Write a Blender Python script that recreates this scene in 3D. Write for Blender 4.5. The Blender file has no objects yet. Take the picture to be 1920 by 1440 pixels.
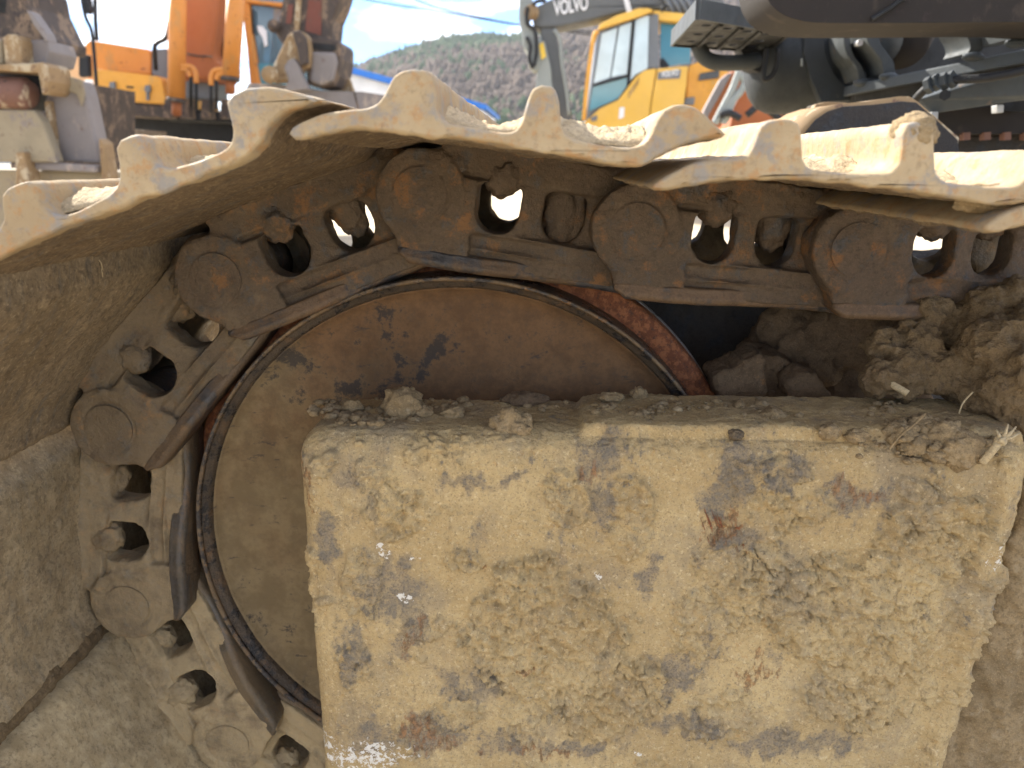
import bpy, bmesh, math, random
import numpy as np
from mathutils import Vector, Matrix
from mathutils.geometry import tessellate_polygon

random.seed(7)
rng = np.random.default_rng(7)
scene = bpy.context.scene
COL = scene.collection

# ------------------------------------------------------------------ camera
FPX, PITCH, YAW = 1450.0, math.atan(415 / 1450), math.atan(70 / 1450)
FWD = np.array([-math.sin(YAW) * math.cos(PITCH), math.cos(YAW) * math.cos(PITCH), -math.sin(PITCH)])
RGT = np.array([math.cos(YAW), math.sin(YAW), 0.0])
DWN = np.cross(FWD, RGT)
cam = bpy.data.cameras.new('camera')
cam_o = bpy.data.objects.new('camera', cam)
COL.objects.link(cam_o)
cam.sensor_width = 36
cam.lens = 36 * FPX / 1920
cam.clip_start = 0.02
cam.clip_end = 5000
cam_o.matrix_world = Matrix(((RGT[0], -DWN[0], -FWD[0], 0), (RGT[1], -DWN[1], -FWD[1], 0), (RGT[2], -DWN[2], -FWD[2], 0), (0, 0, 0, 1)))
cam.dof.use_dof = True
cam.dof.focus_distance = 0.665
cam.dof.aperture_fstop = 8.0
scene.camera = cam_o

# ------------------------------------------------------------------ sky, sun, exposure
SUN = Vector((-0.60, 0.56, 0.57)).normalized()      # towards the sun
elev = math.asin(SUN.z)
azim = math.atan2(SUN.x, SUN.y)
world = bpy.data.worlds.new('World')
scene.world = world
world.use_nodes = True
wt = world.node_tree
wt.nodes.clear()
N = wt.nodes.new
w_out, bg, sky = N('ShaderNodeOutputWorld'), N('ShaderNodeBackground'), N('ShaderNodeTexSky')
sky.sky_type = 'NISHITA'
sky.sun_disc = False
sky.sun_elevation = elev
sky.sun_rotation = azim
sky.air_density = 1.0
sky.dust_density = 0.05
sky.ozone_density = 2.5
bg.inputs['Strength'].default_value = 0.15
tc, mp, cn, cr, mx = N('ShaderNodeTexCoord'), N('ShaderNodeMapping'), N('ShaderNodeTexNoise'), N('ShaderNodeValToRGB'), N('ShaderNodeMix')
mp.inputs['Scale'].default_value = (1.0, 1.0, 2.6)
mp.inputs['Location'].default_value = (1.46, 1.7, 0.1)
cn.inputs['Scale'].default_value = 5.2
cn.inputs['Detail'].default_value = 7
cn.inputs['Roughness'].default_value = 0.55
cr.color_ramp.elements[0].position = 0.46
cr.color_ramp.elements[1].position = 0.60
mx.data_type = 'RGBA'
mx.inputs['B'].default_value = (4.2, 4.05, 3.85, 1)
L = wt.links.new
L(tc.outputs['Generated'], mp.inputs['Vector'])
L(mp.outputs['Vector'], cn.inputs['Vector'])
L(cn.outputs['Fac'], cr.inputs['Fac'])
L(cr.outputs['Color'], mx.inputs['Factor'])
sb = N('ShaderNodeMix')
sb.data_type = 'RGBA'
sb.blend_type = 'MULTIPLY'
sb.inputs['Factor'].default_value = 1.0
sb.inputs['B'].default_value = (0.15, 0.225, 0.33, 1)
L(sky.outputs['Color'], sb.inputs['A'])
L(sb.outputs['Result'], mx.inputs['A'])
L(mx.outputs['Result'], bg.inputs['Color'])
L(bg.outputs['Background'], w_out.inputs['Surface'])

sun = bpy.data.lights.new('sun', 'SUN')
sun.energy = 2.6
sun.angle = math.radians(0.53)
sun.color = (1.0, 0.94, 0.83)
sun_o = bpy.data.objects.new('sun', sun)
COL.objects.link(sun_o)
sun_o.rotation_euler = (-SUN).to_track_quat('-Z', 'Y').to_euler()
scene.view_settings.view_transform = 'Standard'
scene.view_settings.look = 'None'
scene.view_settings.exposure = 2.55
scene.view_settings.gamma = 1.0
scene.view_settings.use_curve_mapping = False


# ------------------------------------------------------------------ helpers
def at(px, py, Y):
    """the point of the world on the plane Y that the photograph shows at pixel (px, py)"""
    d = FWD + RGT * ((px - 960) / FPX) + DWN * ((py - 720) / FPX)
    return d * (Y / d[1])


def atz(px, py, z):
    d = FWD + RGT * ((px - 960) / FPX) + DWN * ((py - 720) / FPX)
    return d * (z / d[2])


PERM = rng.permutation(512)
GRAD = rng.normal(size=(512, 3))
GRAD /= np.linalg.norm(GRAD, axis=1)[:, None]


def noise(P):
    P = np.asarray(P, float)
    i = np.floor(P).astype(int)
    f = P - i
    u = f * f * f * (f * (f * 6 - 15) + 10)
    out = 0
    for dx in (0, 1):
        wx = u[:, 0] if dx else 1 - u[:, 0]
        for dy in (0, 1):
            wy = u[:, 1] if dy else 1 - u[:, 1]
            for dz in (0, 1):
                wz = u[:, 2] if dz else 1 - u[:, 2]
                h = PERM[(PERM[(PERM[(i[:, 0] + dx) & 511] + i[:, 1] + dy) & 511] + i[:, 2] + dz) & 511]
                g = GRAD[h]
                out = out + wx * wy * wz * (g[:, 0] * (f[:, 0] - dx) + g[:, 1] * (f[:, 1] - dy) + g[:, 2] * (f[:, 2] - dz))
    return out * 1.6


def fbm(P, scale, octaves=4, gain=0.5, seed=0.0):
    P = np.asarray(P, float) * scale + seed
    a, s, tot = 1.0, 0.0, 0.0
    for _ in range(octaves):
        s = s + a * noise(P)
        tot += a
        P = P * 2.03 + 11.7
        a *= gain
    return s / tot


def ridged(P, scale, octaves=4, seed=0.0):
    P = np.asarray(P, float) * scale + seed
    a, s, tot = 1.0, 0.0, 0.0
    for _ in range(octaves):
        s = s + a * (1 - 2 * np.abs(noise(P)))
        tot += a
        P = P * 2.1 + 5.3
        a *= 0.55
    return s / tot


def sstep(a, b, x):
    t = np.clip((x - a) / (b - a), 0, 1)
    return t * t * (3 - 2 * t)


def mesh(name, verts, faces, smooth=True):
    me = bpy.data.meshes.new(name)
    me.from_pydata([tuple(map(float, v)) for v in verts], [], [tuple(int(i) for i in f) for f in faces])
    me.update()
    if smooth:
        me.polygons.foreach_set('use_smooth', [True] * len(me.polygons))
    return me


def join(*parts):
    V, F = [], []
    for v, f in parts:
        n = len(V)
        V += list(v)
        F += [tuple(i + n for i in q) for q in f]
    return V, F


def place(name, me, mat=None, parent=None, **props):
    o = bpy.data.objects.new(name, me)
    COL.objects.link(o)
    if mat is not None and not me.materials:
        me.materials.append(mat)
    if parent is not None:
        o.parent = parent
        # parts stand on world coordinates; only an Empty at a thing's base has an offset
        o.matrix_parent_inverse = Matrix.Translation(-parent.location)
    for k, v in props.items():
        o[k] = v
    return o


def thing(name, loc, label, category, group=None):
    o = bpy.data.objects.new(name, None)
    COL.objects.link(o)
    o.location = loc
    o.empty_display_size = 0.05
    o['label'] = label
    o['category'] = category
    if group:
        o['group'] = group
    return o


def obj(name, vf, mat, parent=None, smooth=False, bevel=0.0, segs=2, **props):
    me = mesh(name, vf[0], vf[1], smooth)
    if bevel:
        bm = bmesh.new()
        bm.from_mesh(me)
        bmesh.ops.recalc_face_normals(bm, faces=bm.faces)
        ed = [e for e in bm.edges if len(e.link_faces) == 2 and e.calc_face_angle(0) > 0.5]
        bmesh.ops.bevel(bm, geom=ed, offset=bevel, segments=segs, affect='EDGES', profile=0.6, clamp_overlap=True)
        bm.to_mesh(me)
        bm.free()
        me.polygons.foreach_set('use_smooth', [False] * len(me.polygons))
    else:
        bm = bmesh.new()
        bm.from_mesh(me)
        bmesh.ops.recalc_face_normals(bm, faces=bm.faces)
        bm.to_mesh(me)
        bm.free()
    return place(name, me, mat, parent, **props)


def prism_vf(loop, d):
    """closed prism: a loop of 3-D points pushed along the vector d"""
    loop = [np.asarray(p, float) for p in loop]
    d = np.asarray(d, float)
    n = len(loop)
    V = loop + [p + d for p in loop]
    tris = tessellate_polygon([[Vector(p) for p in loop]])
    F = [tuple(t) for t in tris] + [tuple(i + n for i in reversed(t)) for t in tris]
    F += [(i, (i + 1) % n, n + (i + 1) % n, n + i) for i in range(n)]
    return V, F


def pp(px, Y, depth):
    """prism from an outline seen at distance Y, running back by depth"""
    return prism_vf([at(x, y, Y) for x, y in px], (0, depth, 0))


def tube_vf(pts, r, n=10, cap=True):
    pts = [np.asarray(p, float) for p in pts]
    rs = r if hasattr(r, '__len__') else [r] * len(pts)
    V, F = [], []
    prev = None
    for i, p in enumerate(pts):
        t = pts[min(i + 1, len(pts) - 1)] - pts[max(i - 1, 0)]
        t = t / (np.linalg.norm(t) + 1e-12)
        if prev is None:
            a = np.array([0, 0, 1.0]) if abs(t[2]) < 0.9 else np.array([1.0, 0, 0])
        else:
            a = prev
        u = a - t * (a @ t)
        u /= np.linalg.norm(u)
        prev = u
        w = np.cross(t, u)
        for k in range(n):
            an = 2 * math.pi * k / n
            V.append(p + rs[i] * (math.cos(an) * u + math.sin(an) * w))
    for i in range(len(pts) - 1):
        for k in range(n):
            F.append((i * n + k, i * n + (k + 1) % n, (i + 1) * n + (k + 1) % n, (i + 1) * n + k))
    if cap:
        F.append(tuple(range(n))[::-1])
        F.append(tuple((len(pts) - 1) * n + k for k in range(n)))
    return V, F


def curve(pts, n=8):
    """Catmull-Rom through the points"""
    P = [np.asarray(p, float) for p in pts]
    P = [2 * P[0] - P[1]] + P + [2 * P[-1] - P[-2]]
    out = []
    for i in range(1, len(P) - 2):
        for k in range(n):
            t = k / n
            a, b, c, d = P[i - 1], P[i], P[i + 1], P[i + 2]
            out.append(0.5 * (2 * b + (c - a) * t + (2 * a - 5 * b + 4 * c - d) * t * t + (3 * b - a - 3 * c + d) * t ** 3))
    out.append(P[-2])
    return out


def box_vf(lo, hi):
    x0, y0, z0 = lo
    x1, y1, z1 = hi
    V = [(x, y, z) for x in (x0, x1) for y in (y0, y1) for z in (z0, z1)]
    F = [(0, 1, 3, 2), (4, 6, 7, 5), (0, 4, 5, 1), (2, 3, 7, 6), (0, 2, 6, 4), (1, 5, 7, 3)]
    return V, F


def voxel(parts, size):
    """one watertight skin round several overlapping solids"""
    V, F = join(*parts)
    me = mesh('tmp', V, F)
    bm = bmesh.new()
    bm.from_mesh(me)
    bmesh.ops.recalc_face_normals(bm, faces=bm.faces)
    bm.to_mesh(me)
    bm.free()
    o = bpy.data.objects.new('tmp', me)
    COL.objects.link(o)
    m = o.modifiers.new('r', 'REMESH')
    m.mode = 'VOXEL'
    m.voxel_size = size
    m.use_smooth_shade = True
    dg = bpy.context.evaluated_depsgraph_get()
    dg.update()
    out = bpy.data.meshes.new_from_object(o.evaluated_get(dg))
    bpy.data.objects.remove(o)
    bpy.data.meshes.remove(me)
    return out


def co(me):
    a = np.empty(len(me.vertices) * 3)
    me.vertices.foreach_get('co', a)
    return a.reshape(-1, 3)


def nrm(me):
    a = np.empty(len(me.vertices) * 3)
    me.vertices.foreach_get('normal', a)
    return a.reshape(-1, 3)


def set_co(me, P):
    me.vertices.foreach_set('co', np.asarray(P, float).ravel())
    me.update()
    me.polygons.foreach_set('use_smooth', [True] * len(me.polygons))


def relax(me, k=2, amount=0.5):
    P = co(me)
    e = np.empty(len(me.edges) * 2, dtype=np.int64)
    me.edges.foreach_get('vertices', e)
    e = e.reshape(-1, 2)
    deg = np.bincount(e.ravel(), minlength=len(P)).astype(float)[:, None]
    for _ in range(k):
        S = np.zeros_like(P)
        for c in range(3):
            S[:, c] = np.bincount(e[:, 0], P[e[:, 1], c], len(P)) + np.bincount(e[:, 1], P[e[:, 0], c], len(P))
        P = P + amount * (S / np.maximum(deg, 1) - P)
    set_co(me, P)


def attr(me, name, vals):
    a = me.attributes.new(name, 'FLOAT', 'POINT')
    a.data.foreach_set('value', np.asarray(vals, float))


ICO = None


def blob_vf(c, r, sub=3, rough=0.25, freq=2.2, seed=0.0, squash=(1, 1, 1)):
    bm = bmesh.new()
    bmesh.ops.create_icosphere(bm, subdivisions=sub, radius=1)
    P = np.array([v.co[:] for v in bm.verts])
    F = [tuple(v.index for v in f.verts) for f in bm.faces]
    bm.free()
    h = 1 + rough * fbm(P, freq, 4, 0.6, seed) * 2 + rough * 0.5 * np.minimum(0, ridged(P, freq * 1.3, 2, seed + 3))
    P = P * h[:, None] * np.asarray(squash) * r + np.asarray(c)
    return list(P), F


# ------------------------------------------------------------------ materials
def nodes(name):
    m = bpy.data.materials.new(name)
    m.use_nodes = True
    return m, m.node_tree, m.node_tree.nodes['Principled BSDF']


def rgba(c):
    return (c[0], c[1], c[2], 1.0)


class G:
    """short-hand for building node graphs"""

    def __init__(self, nt):
        self.nt = nt
        t = nt.nodes.new('ShaderNodeTexCoord')
        self.obj = t.outputs['Object']

    def n(self, kind, **kw):
        x = self.nt.nodes.new(kind)
        for k, v in kw.items():
            setattr(x, k, v)
        return x

    def link(self, a, b):
        self.nt.links.new(a, b)

    def noise(self, scale, detail=5, rough=0.6, loc=(0, 0, 0), stretch=(1, 1, 1), dist=0.0):
        m = self.n('ShaderNodeMapping')
        m.inputs['Location'].default_value = loc
        m.inputs['Scale'].default_value = stretch
        self.link(self.obj, m.inputs['Vector'])
        t = self.n('ShaderNodeTexNoise')
        t.inputs['Scale'].default_value = scale
        t.inputs['Detail'].default_value = detail
        t.inputs['Roughness'].default_value = rough
        t.inputs['Distortion'].default_value = dist
        self.link(m.outputs['Vector'], t.inputs['Vector'])
        return t.outputs['Fac']

    def ramp(self, v, a, b, hi=1.0, lo=0.0):
        r = self.n('ShaderNodeMapRange')
        r.interpolation_type = 'SMOOTHSTEP'
        r.inputs['From Min'].default_value = a
        r.inputs['From Max'].default_value = b
        r.inputs['To Min'].default_value = lo
        r.inputs['To Max'].default_value = hi
        self.link(v, r.inputs['Value'])
        return r.outputs['Result']

    def mix(self, f, a, b):
        m = self.n('ShaderNodeMix', data_type='RGBA')
        for s, v in (('A', a), ('B', b)):
            if isinstance(v, tuple):
                m.inputs[s].default_value = rgba(v)
            else:
                self.link(v, m.inputs[s])
        if isinstance(f, float):
            m.inputs['Factor'].default_value = f
        else:
            self.link(f, m.inputs['Factor'])
        return m.outputs['Result']

    def math(self, op, a, b=None):
        m = self.n('ShaderNodeMath', operation=op)
        for i, v in enumerate((a, b)):
            if v is None:
                continue
            if isinstance(v, (int, float)):
                m.inputs[i].default_value = v
            else:
                self.link(v, m.inputs[i])
        return m.outputs[0]

    def attribute(self, name, kind='GEOMETRY'):
        a = self.n('ShaderNodeAttribute', attribute_type=kind, attribute_name=name)
        return a.outputs['Fac']

    def bump(self, h, strength, dist, bsdf, base=None):
        b = self.n('ShaderNodeBump')
        b.inputs['Strength'].default_value = strength
        b.inputs['Distance'].default_value = dist
        self.link(h, b.inputs['Height'])
        if base is not None:
            self.link(base, b.inputs['Normal'])
        if bsdf is not None:
            self.link(b.outputs['Normal'], bsdf.inputs['Normal'])
        return b.outputs['Normal']


def dirty(name, mud, steel, rust, steel_cut=(0.58, 0.66), rust_cut=(0.62, 0.72), light=None, scale=1.0, rough=0.85, bump=0.0012, use_mud=False, metal=0.0, dustattr=False, dust=(0.36, 0.29, 0.18), streak=(1, 1, 1)):
    """caked mud over worn steel: mud colour in two tones, patches of bare steel, rust specks, fine grain"""
    m, nt, b = nodes(name)
    g = G(nt)
    big = g.noise(9 * scale, 6, 0.62)
    fine = g.noise(160 * scale, 4, 0.7)
    mid = g.noise(38 * scale, 6, 0.68, (3, 1, 2), streak)
    tone = g.mix(g.ramp(big, 0.35, 0.65), tuple(c * 0.80 for c in mud), tuple(min(1, c * 1.15) for c in mud))
    tiny = g.noise(430 * scale, 3, 0.7)
    tone = g.mix(g.ramp(fine, 0.44, 0.66, 0.7), tone, tuple(c * 0.60 for c in mud))
    tone = g.mix(g.ramp(tiny, 0.52, 0.68, 0.6), tone, tuple(min(1, c * 1.55) for c in mud))
    if light:
        tone = g.mix(g.ramp(g.noise(22 * scale, 7, 0.7, (7, 7, 1)), 0.54, 0.70, 0.7), tone, light)
    sm = g.ramp(mid, *steel_cut)
    if use_mud:
        a = g.attribute('mud')
        sm = g.math('MULTIPLY', g.ramp(g.math('ADD', mid, g.math('MULTIPLY', a, -0.30)), *steel_cut), 0.85)
    col = g.mix(sm, tone, g.mix(g.ramp(fine, 0.4, 0.6), steel, tuple(c * 1.9 for c in steel)))
    rm = g.ramp(g.noise(26 * scale, 8, 0.75, (1, 9, 4), streak), *rust_cut)
    col = g.mix(rm, col, rust)
    if dustattr:
        d = g.attribute('dust', 'OBJECT')
        dm = g.math('MULTIPLY', d, g.ramp(g.noise(30, 6, 0.7, (2, 2, 8)), 0.25, 0.6, 1.0, 0.35))
        col = g.mix(dm, col, dust)
    g.link(col, b.inputs['Base Color'])
    b.inputs['Metallic'].default_value = metal
    r = g.ramp(sm, 0, 1, rough - 0.25, rough)
    g.link(r, b.inputs['Roughness'])
    b.inputs['Specular IOR Level'].default_value = 0.3
    h = g.math('ADD', g.math('ADD', g.math('MULTIPLY', fine, 0.8), g.math('MULTIPLY', mid, 1.2)), g.math('MULTIPLY', tiny, 0.3))
    g.bump(h, 0.9, bump * 1.5, b)
    return m


def paint(name, base, wear=(0.10, 0.06, 0.04), dirt=(0.30, 0.23, 0.14), amount=0.62, rough=0.45, scale=1.0, metal=0.0, spec=0.4):
    m, nt, b = nodes(name)
    g = G(nt)
    a = g.noise(2.2 * scale, 8, 0.68, (1, 2, 3))
    d = g.noise(5.0 * scale, 9, 0.72, (9, 4, 2), (1, 1, 0.6))
    col = g.mix(g.ramp(a, 0.3, 0.7), tuple(c * 0.82 for c in base), base)
    col = g.mix(g.ramp(d, amount, amount + 0.08, 0.85), col, dirt)
    col = g.mix(g.ramp(g.noise(14 * scale, 8, 0.75, (4, 8, 1)), amount + 0.04, amount + 0.1), col, wear)
    g.link(col, b.inputs['Base Color'])
    g.link(g.ramp(d, 0.4, 0.7, 0.85, rough), b.inputs['Roughness'])
    b.inputs['Metallic'].default_value = metal
    b.inputs['Specular IOR Level'].default_value = spec
    g.bump(g.noise(60 * scale, 4, 0.6), 0.25, 0.002 / scale, b)
    return m


def web_mat():
    m, nt, b = nodes('brown_idler_face')
    g = G(nt)
    big, mid, fine = g.noise(10, 7, 0.66), g.noise(34, 8, 0.72, (2, 1, 2)), g.noise(150, 5, 0.72)
    br = g.mix(g.ramp(mid, 0.38, 0.62), (0.105, 0.057, 0.026), (0.160, 0.088, 0.040))
    br = g.mix(g.ramp(fine, 0.5, 0.7, 0.6), br, (0.085, 0.055, 0.034))
    tan = g.mix(g.ramp(mid, 0.4, 0.62), (0.17, 0.122, 0.062), (0.23, 0.168, 0.088))
    tan = g.mix(g.ramp(fine, 0.5, 0.7, 0.5), tan, (0.15, 0.11, 0.062))
    t = g.ramp(g.math('ADD', g.attribute('tan'), g.math('MULTIPLY', g.math('SUBTRACT', big, 0.5), 2.2)), 0.05, 1.10)
    col = g.mix(t, br, tan)
    patch = g.math('ADD', g.math('MULTIPLY', g.math('SUBTRACT', big, 0.5), 1.0), mid)
    col = g.mix(g.ramp(patch, 0.60, 0.70, 0.85), col, (0.030, 0.027, 0.026))
    sc = g.noise(40, 6, 0.7, (4, 1, 3), (1, 1, 3.0))
    col = g.mix(g.ramp(sc, 0.60, 0.68, 0.7), col, (0.045, 0.038, 0.034))
    g.link(col, b.inputs['Base Color'])
    b.inputs['Roughness'].default_value = 0.75
    b.inputs['Specular IOR Level'].default_value = 0.3
    g.bump(g.math('ADD', mid, g.math('MULTIPLY', fine, 0.6)), 0.8, 0.0018, b)
    return m


def frame_mat():
    m, nt, b = nodes('mud_on_frame')
    g = G(nt)
    big, mid, fine, tiny = g.noise(7, 6, 0.62), g.noise(48, 8, 0.72, (3, 1, 2)), g.noise(190, 5, 0.72), g.noise(520, 3, 0.7)
    mud = g.mix(g.ramp(big, 0.35, 0.65), (0.40, 0.286, 0.136), (0.505, 0.380, 0.195))
    mud = g.mix(g.ramp(mid, 0.46, 0.66, 0.5), mud, (0.35, 0.255, 0.12))
    mud = g.mix(g.ramp(fine, 0.50, 0.70, 0.55), mud, (0.56, 0.44, 0.24))
    mud = g.mix(g.ramp(g.noise(110, 6, 0.75, (5, 5, 5)), 0.56, 0.68, 0.5), mud, (0.38, 0.215, 0.075))
    jit = g.math('ADD', g.math('MULTIPLY', g.math('SUBTRACT', mid, 0.5), 3.0), g.math('MULTIPLY', g.math('SUBTRACT', fine, 0.5), 3.0))
    mud = g.mix(g.ramp(g.noise(15, 8, 0.7, (8, 1, 6), (1, 1, 0.7)), 0.47, 0.66, 0.55), mud, (0.235, 0.195, 0.14))
    mud = g.mix(g.ramp(g.noise(70, 8, 0.78, (3, 3, 3), (1.6, 1, 0.6)), 0.55, 0.66, 0.6), mud, (0.20, 0.145, 0.08))
    mud = g.mix(g.ramp(g.noise(240, 4, 0.75, (9, 2, 3)), 0.56, 0.66, 0.7), mud, (0.60, 0.48, 0.29))
    mud = g.mix(g.ramp(tiny, 0.53, 0.68, 0.6), mud, (0.165, 0.125, 0.08))
    steel = g.mix(g.ramp(g.noise(30, 6, 0.7, (4, 4, 9)), 0.40, 0.62), (0.165, 0.143, 0.115), (0.25, 0.198, 0.135))
    steel = g.mix(g.ramp(tiny, 0.45, 0.62, 0.7), steel, (0.085, 0.078, 0.072))
    ba = g.attribute('bare')
    col = g.mix(g.ramp(g.math('ADD', ba, g.math('MULTIPLY', jit, 0.35)), 0.10, 0.95, 0.62), mud, steel)
    bm = g.ramp(g.math('ADD', ba, g.math('MULTIPLY', jit, 1.3)), 0.66, 1.25, 0.72)
    col = g.mix(bm, col, steel)
    streak = g.noise(75, 7, 0.75, (1, 1, 1), (2.6, 1, 0.9))
    rm = g.ramp(g.math('ADD', g.attribute('rust'), g.math('MULTIPLY', g.math('SUBTRACT', streak, 0.5), 4.5)), 0.60, 1.3, 0.75)
    col = g.mix(rm, col, g.mix(g.ramp(fine, 0.42, 0.6), (0.11, 0.06, 0.032), (0.33, 0.16, 0.06)))
    wn = g.ramp(g.math('ADD', g.math('MULTIPLY', g.math('SUBTRACT', fine, 0.5), 1.5), mid), 0.50, 0.60)
    wm = g.ramp(g.math('MULTIPLY', g.attribute('white'), wn), 0.35, 0.6, 0.92)
    col = g.mix(wm, col, (0.72, 0.69, 0.63))
    g.link(col, b.inputs['Base Color'])
    g.link(g.ramp(bm, 0, 1, 0.6, 0.92), b.inputs['Roughness'])
    b.inputs['Specular IOR Level'].default_value = 0.3
    h = g.math('ADD', g.math('ADD', mid, g.math('MULTIPLY', fine, 0.55)), g.math('MULTIPLY', tiny, 0.2))
    g.bump(h, 1.0, 0.004, b)
    return m


def shoe_mat():
    m, nt, b = nodes('worn_shoe_steel')
    g = G(nt)
    big, mid, fine = g.noise(9, 6, 0.62), g.noise(55, 7, 0.7, (3, 1, 2)), g.noise(210, 4, 0.7)
    spot = g.noise(95, 6, 0.7, (8, 3, 1))
    dry = g.mix(g.ramp(big, 0.35, 0.65), (0.29, 0.215, 0.125), (0.385, 0.298, 0.18))
    dry = g.mix(g.ramp(spot, 0.50, 0.64, 0.65), dry, (0.34, 0.18, 0.07))
    dry = g.mix(g.ramp(mid, 0.50, 0.64, 0.85), dry, (0.215, 0.20, 0.18))
    dry = g.mix(g.ramp(fine, 0.50, 0.72, 0.6), dry, (0.21, 0.155, 0.095))
    streak = g.noise(30, 6, 0.7, (2, 2, 2), (0.45, 4.0, 1.0))
    dark_mud = g.mix(g.ramp(big, 0.35, 0.65), (0.125, 0.086, 0.05), (0.185, 0.132, 0.08))
    dark_mud = g.mix(g.ramp(streak, 0.53, 0.64, 0.8), dark_mud, (0.085, 0.080, 0.076))
    dark_mud = g.mix(g.ramp(mid, 0.55, 0.68, 0.7), dark_mud, (0.25, 0.185, 0.11))
    dark_mud = g.mix(g.ramp(spot, 0.60, 0.70, 0.7), dark_mud, (0.055, 0.047, 0.042))
    dark_mud = g.mix(g.ramp(fine, 0.46, 0.62, 0.65), dark_mud, (0.060, 0.043, 0.028))
    dark_mud = g.mix(g.ramp(g.noise(330, 3, 0.7, (1, 5, 2)), 0.54, 0.66, 0.7), dark_mud, (0.30, 0.225, 0.135))
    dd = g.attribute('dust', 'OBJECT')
    drier = g.mix(g.ramp(mid, 0.4, 0.62), (0.42, 0.32, 0.175), (0.54, 0.425, 0.25))  # drier mud, its colour lightened to make up for weak light
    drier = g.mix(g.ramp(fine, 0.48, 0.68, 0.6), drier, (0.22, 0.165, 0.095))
    dark_mud = g.mix(g.math('MULTIPLY', dd, g.ramp(g.noise(16, 7, 0.7, (9, 1, 4)), 0.30, 0.60, 1.0, 0.6)), dark_mud, drier)
    u = g.attribute('dark_brown')  # darker brown mix on the side that faces the chain
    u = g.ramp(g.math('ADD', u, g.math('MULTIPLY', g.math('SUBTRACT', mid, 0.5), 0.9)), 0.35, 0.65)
    g.link(g.mix(u, dry, dark_mud), b.inputs['Base Color'])
    g.link(g.ramp(mid, 0.45, 0.65, 0.6, 0.85), b.inputs['Roughness'])
    b.inputs['Specular IOR Level'].default_value = 0.3
    g.bump(g.math('ADD', g.math('MULTIPLY', fine, 0.5), g.math('ADD', mid, spot)), 0.7, 0.0011, b)
    return m


M = {}
MUD = (0.36, 0.265, 0.15)
M['frame'] = frame_mat()
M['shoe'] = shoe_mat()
M['link'] = dirty('oily_link_steel', (0.074, 0.051, 0.035), (0.028, 0.027, 0.029), (0.165, 0.078, 0.03), (0.52, 0.64), (0.53, 0.66), rough=0.7, light=(0.115, 0.085, 0.058), scale=1.3, dustattr=True, dust=(0.47, 0.355, 0.195), bump=0.0018)
M['rail'] = dirty('worn_rail_steel', (0.105, 0.066, 0.038), (0.022, 0.022, 0.025), (0.20, 0.105, 0.045), (0.47, 0.58), (0.54, 0.66), rough=0.55, streak=(0.3, 1, 0.3), dustattr=True, dust=(0.24, 0.185, 0.11))
M['web'] = web_mat()
M['rim'] = dirty('dark_idler_rim', (0.078, 0.058, 0.040), (0.022, 0.021, 0.021), (0.14, 0.085, 0.045), (0.50, 0.62), (0.52, 0.66), rough=0.45, scale=1.5)
M['flange'] = dirty('rust_flange', (0.21, 0.075, 0.035), (0.075, 0.034, 0.022), (0.36, 0.14, 0.06), (0.52, 0.62), (0.46, 0.58), scale=5.0, rough=0.6)
M['edge'] = dirty('bare_steel_edge', (0.42, 0.40, 0.38), (0.35, 0.34, 0.33), (0.3, 0.2, 0.12), (0.5, 0.6), (0.66, 0.74), rough=0.45, metal=0.6)
M['wornedge'] = dirty('worn_rim_edge', (0.17, 0.115, 0.065), (0.04, 0.035, 0.032), (0.26, 0.14, 0.06), (0.46, 0.56), (0.54, 0.64), light=(0.30, 0.24, 0.16), rough=0.5, scale=1.5)
M['soil'] = dirty('crumbly_soil', (0.27, 0.195, 0.105), (0.20, 0.15, 0.09), (0.36, 0.24, 0.12), (0.60, 0.70), (0.66, 0.76), light=(0.42, 0.34, 0.22), scale=1.6, rough=0.95, bump=0.0022)
M['soil_mid'] = dirty('crumbly_brown_soil', (0.165, 0.114, 0.060), (0.10, 0.07, 0.04), (0.24, 0.14, 0.06), (0.56, 0.66), (0.60, 0.72), light=(0.25, 0.185, 0.11), scale=1.8, rough=0.95, bump=0.0028)  # darker brown tone of the soil
M['soil_dark'] = dirty('dark_soil', (0.15, 0.10, 0.058), (0.10, 0.07, 0.045), (0.26, 0.13, 0.05), (0.6, 0.7), (0.6, 0.72), scale=1.6, rough=0.9, bump=0.0022)  # darkest brown tone of the soil
M['dry'] = dirty('dry_mud_cake', (0.46, 0.36, 0.225), (0.33, 0.25, 0.15), (0.40, 0.25, 0.12), (0.58, 0.68), (0.64, 0.74), light=(0.56, 0.46, 0.31), scale=1.4, rough=0.95, bump=0.003)
M['straw'] = dirty('straw', (0.46, 0.365, 0.22), (0.4, 0.3, 0.16), (0.5, 0.36, 0.2), (0.6, 0.7), (0.66, 0.76), scale=3, rough=0.7)
M['rock'] = dirty('grey_rock', (0.135, 0.100, 0.062), (0.065, 0.053, 0.04), (0.26, 0.2, 0.12), (0.5, 0.62), (0.62, 0.72), scale=1.3, rough=0.9, bump=0.002)
M['dark'] = dirty('dark_grimy_steel', (0.035, 0.03, 0.027), (0.015, 0.015, 0.017), (0.08, 0.05, 0.03), (0.5, 0.6), (0.62, 0.72), rough=0.7)
M['black'] = paint('dusty_black_paint', (0.009, 0.0095, 0.010), (0.04, 0.03, 0.025), (0.045, 0.04, 0.032), 0.60, 0.55, 3.0)
M['tank'] = paint('dusty_grey_black_paint', (0.020, 0.024, 0.026), (0.08, 0.08, 0.08), (0.06, 0.055, 0.045), 0.60, 0.6, 5.0)
M['greybeam'] = paint('grey_beam_paint', (0.052, 0.062, 0.070), (0.05, 0.04, 0.035), (0.16, 0.115, 0.085), 0.58, 0.6, 5.0)
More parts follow.
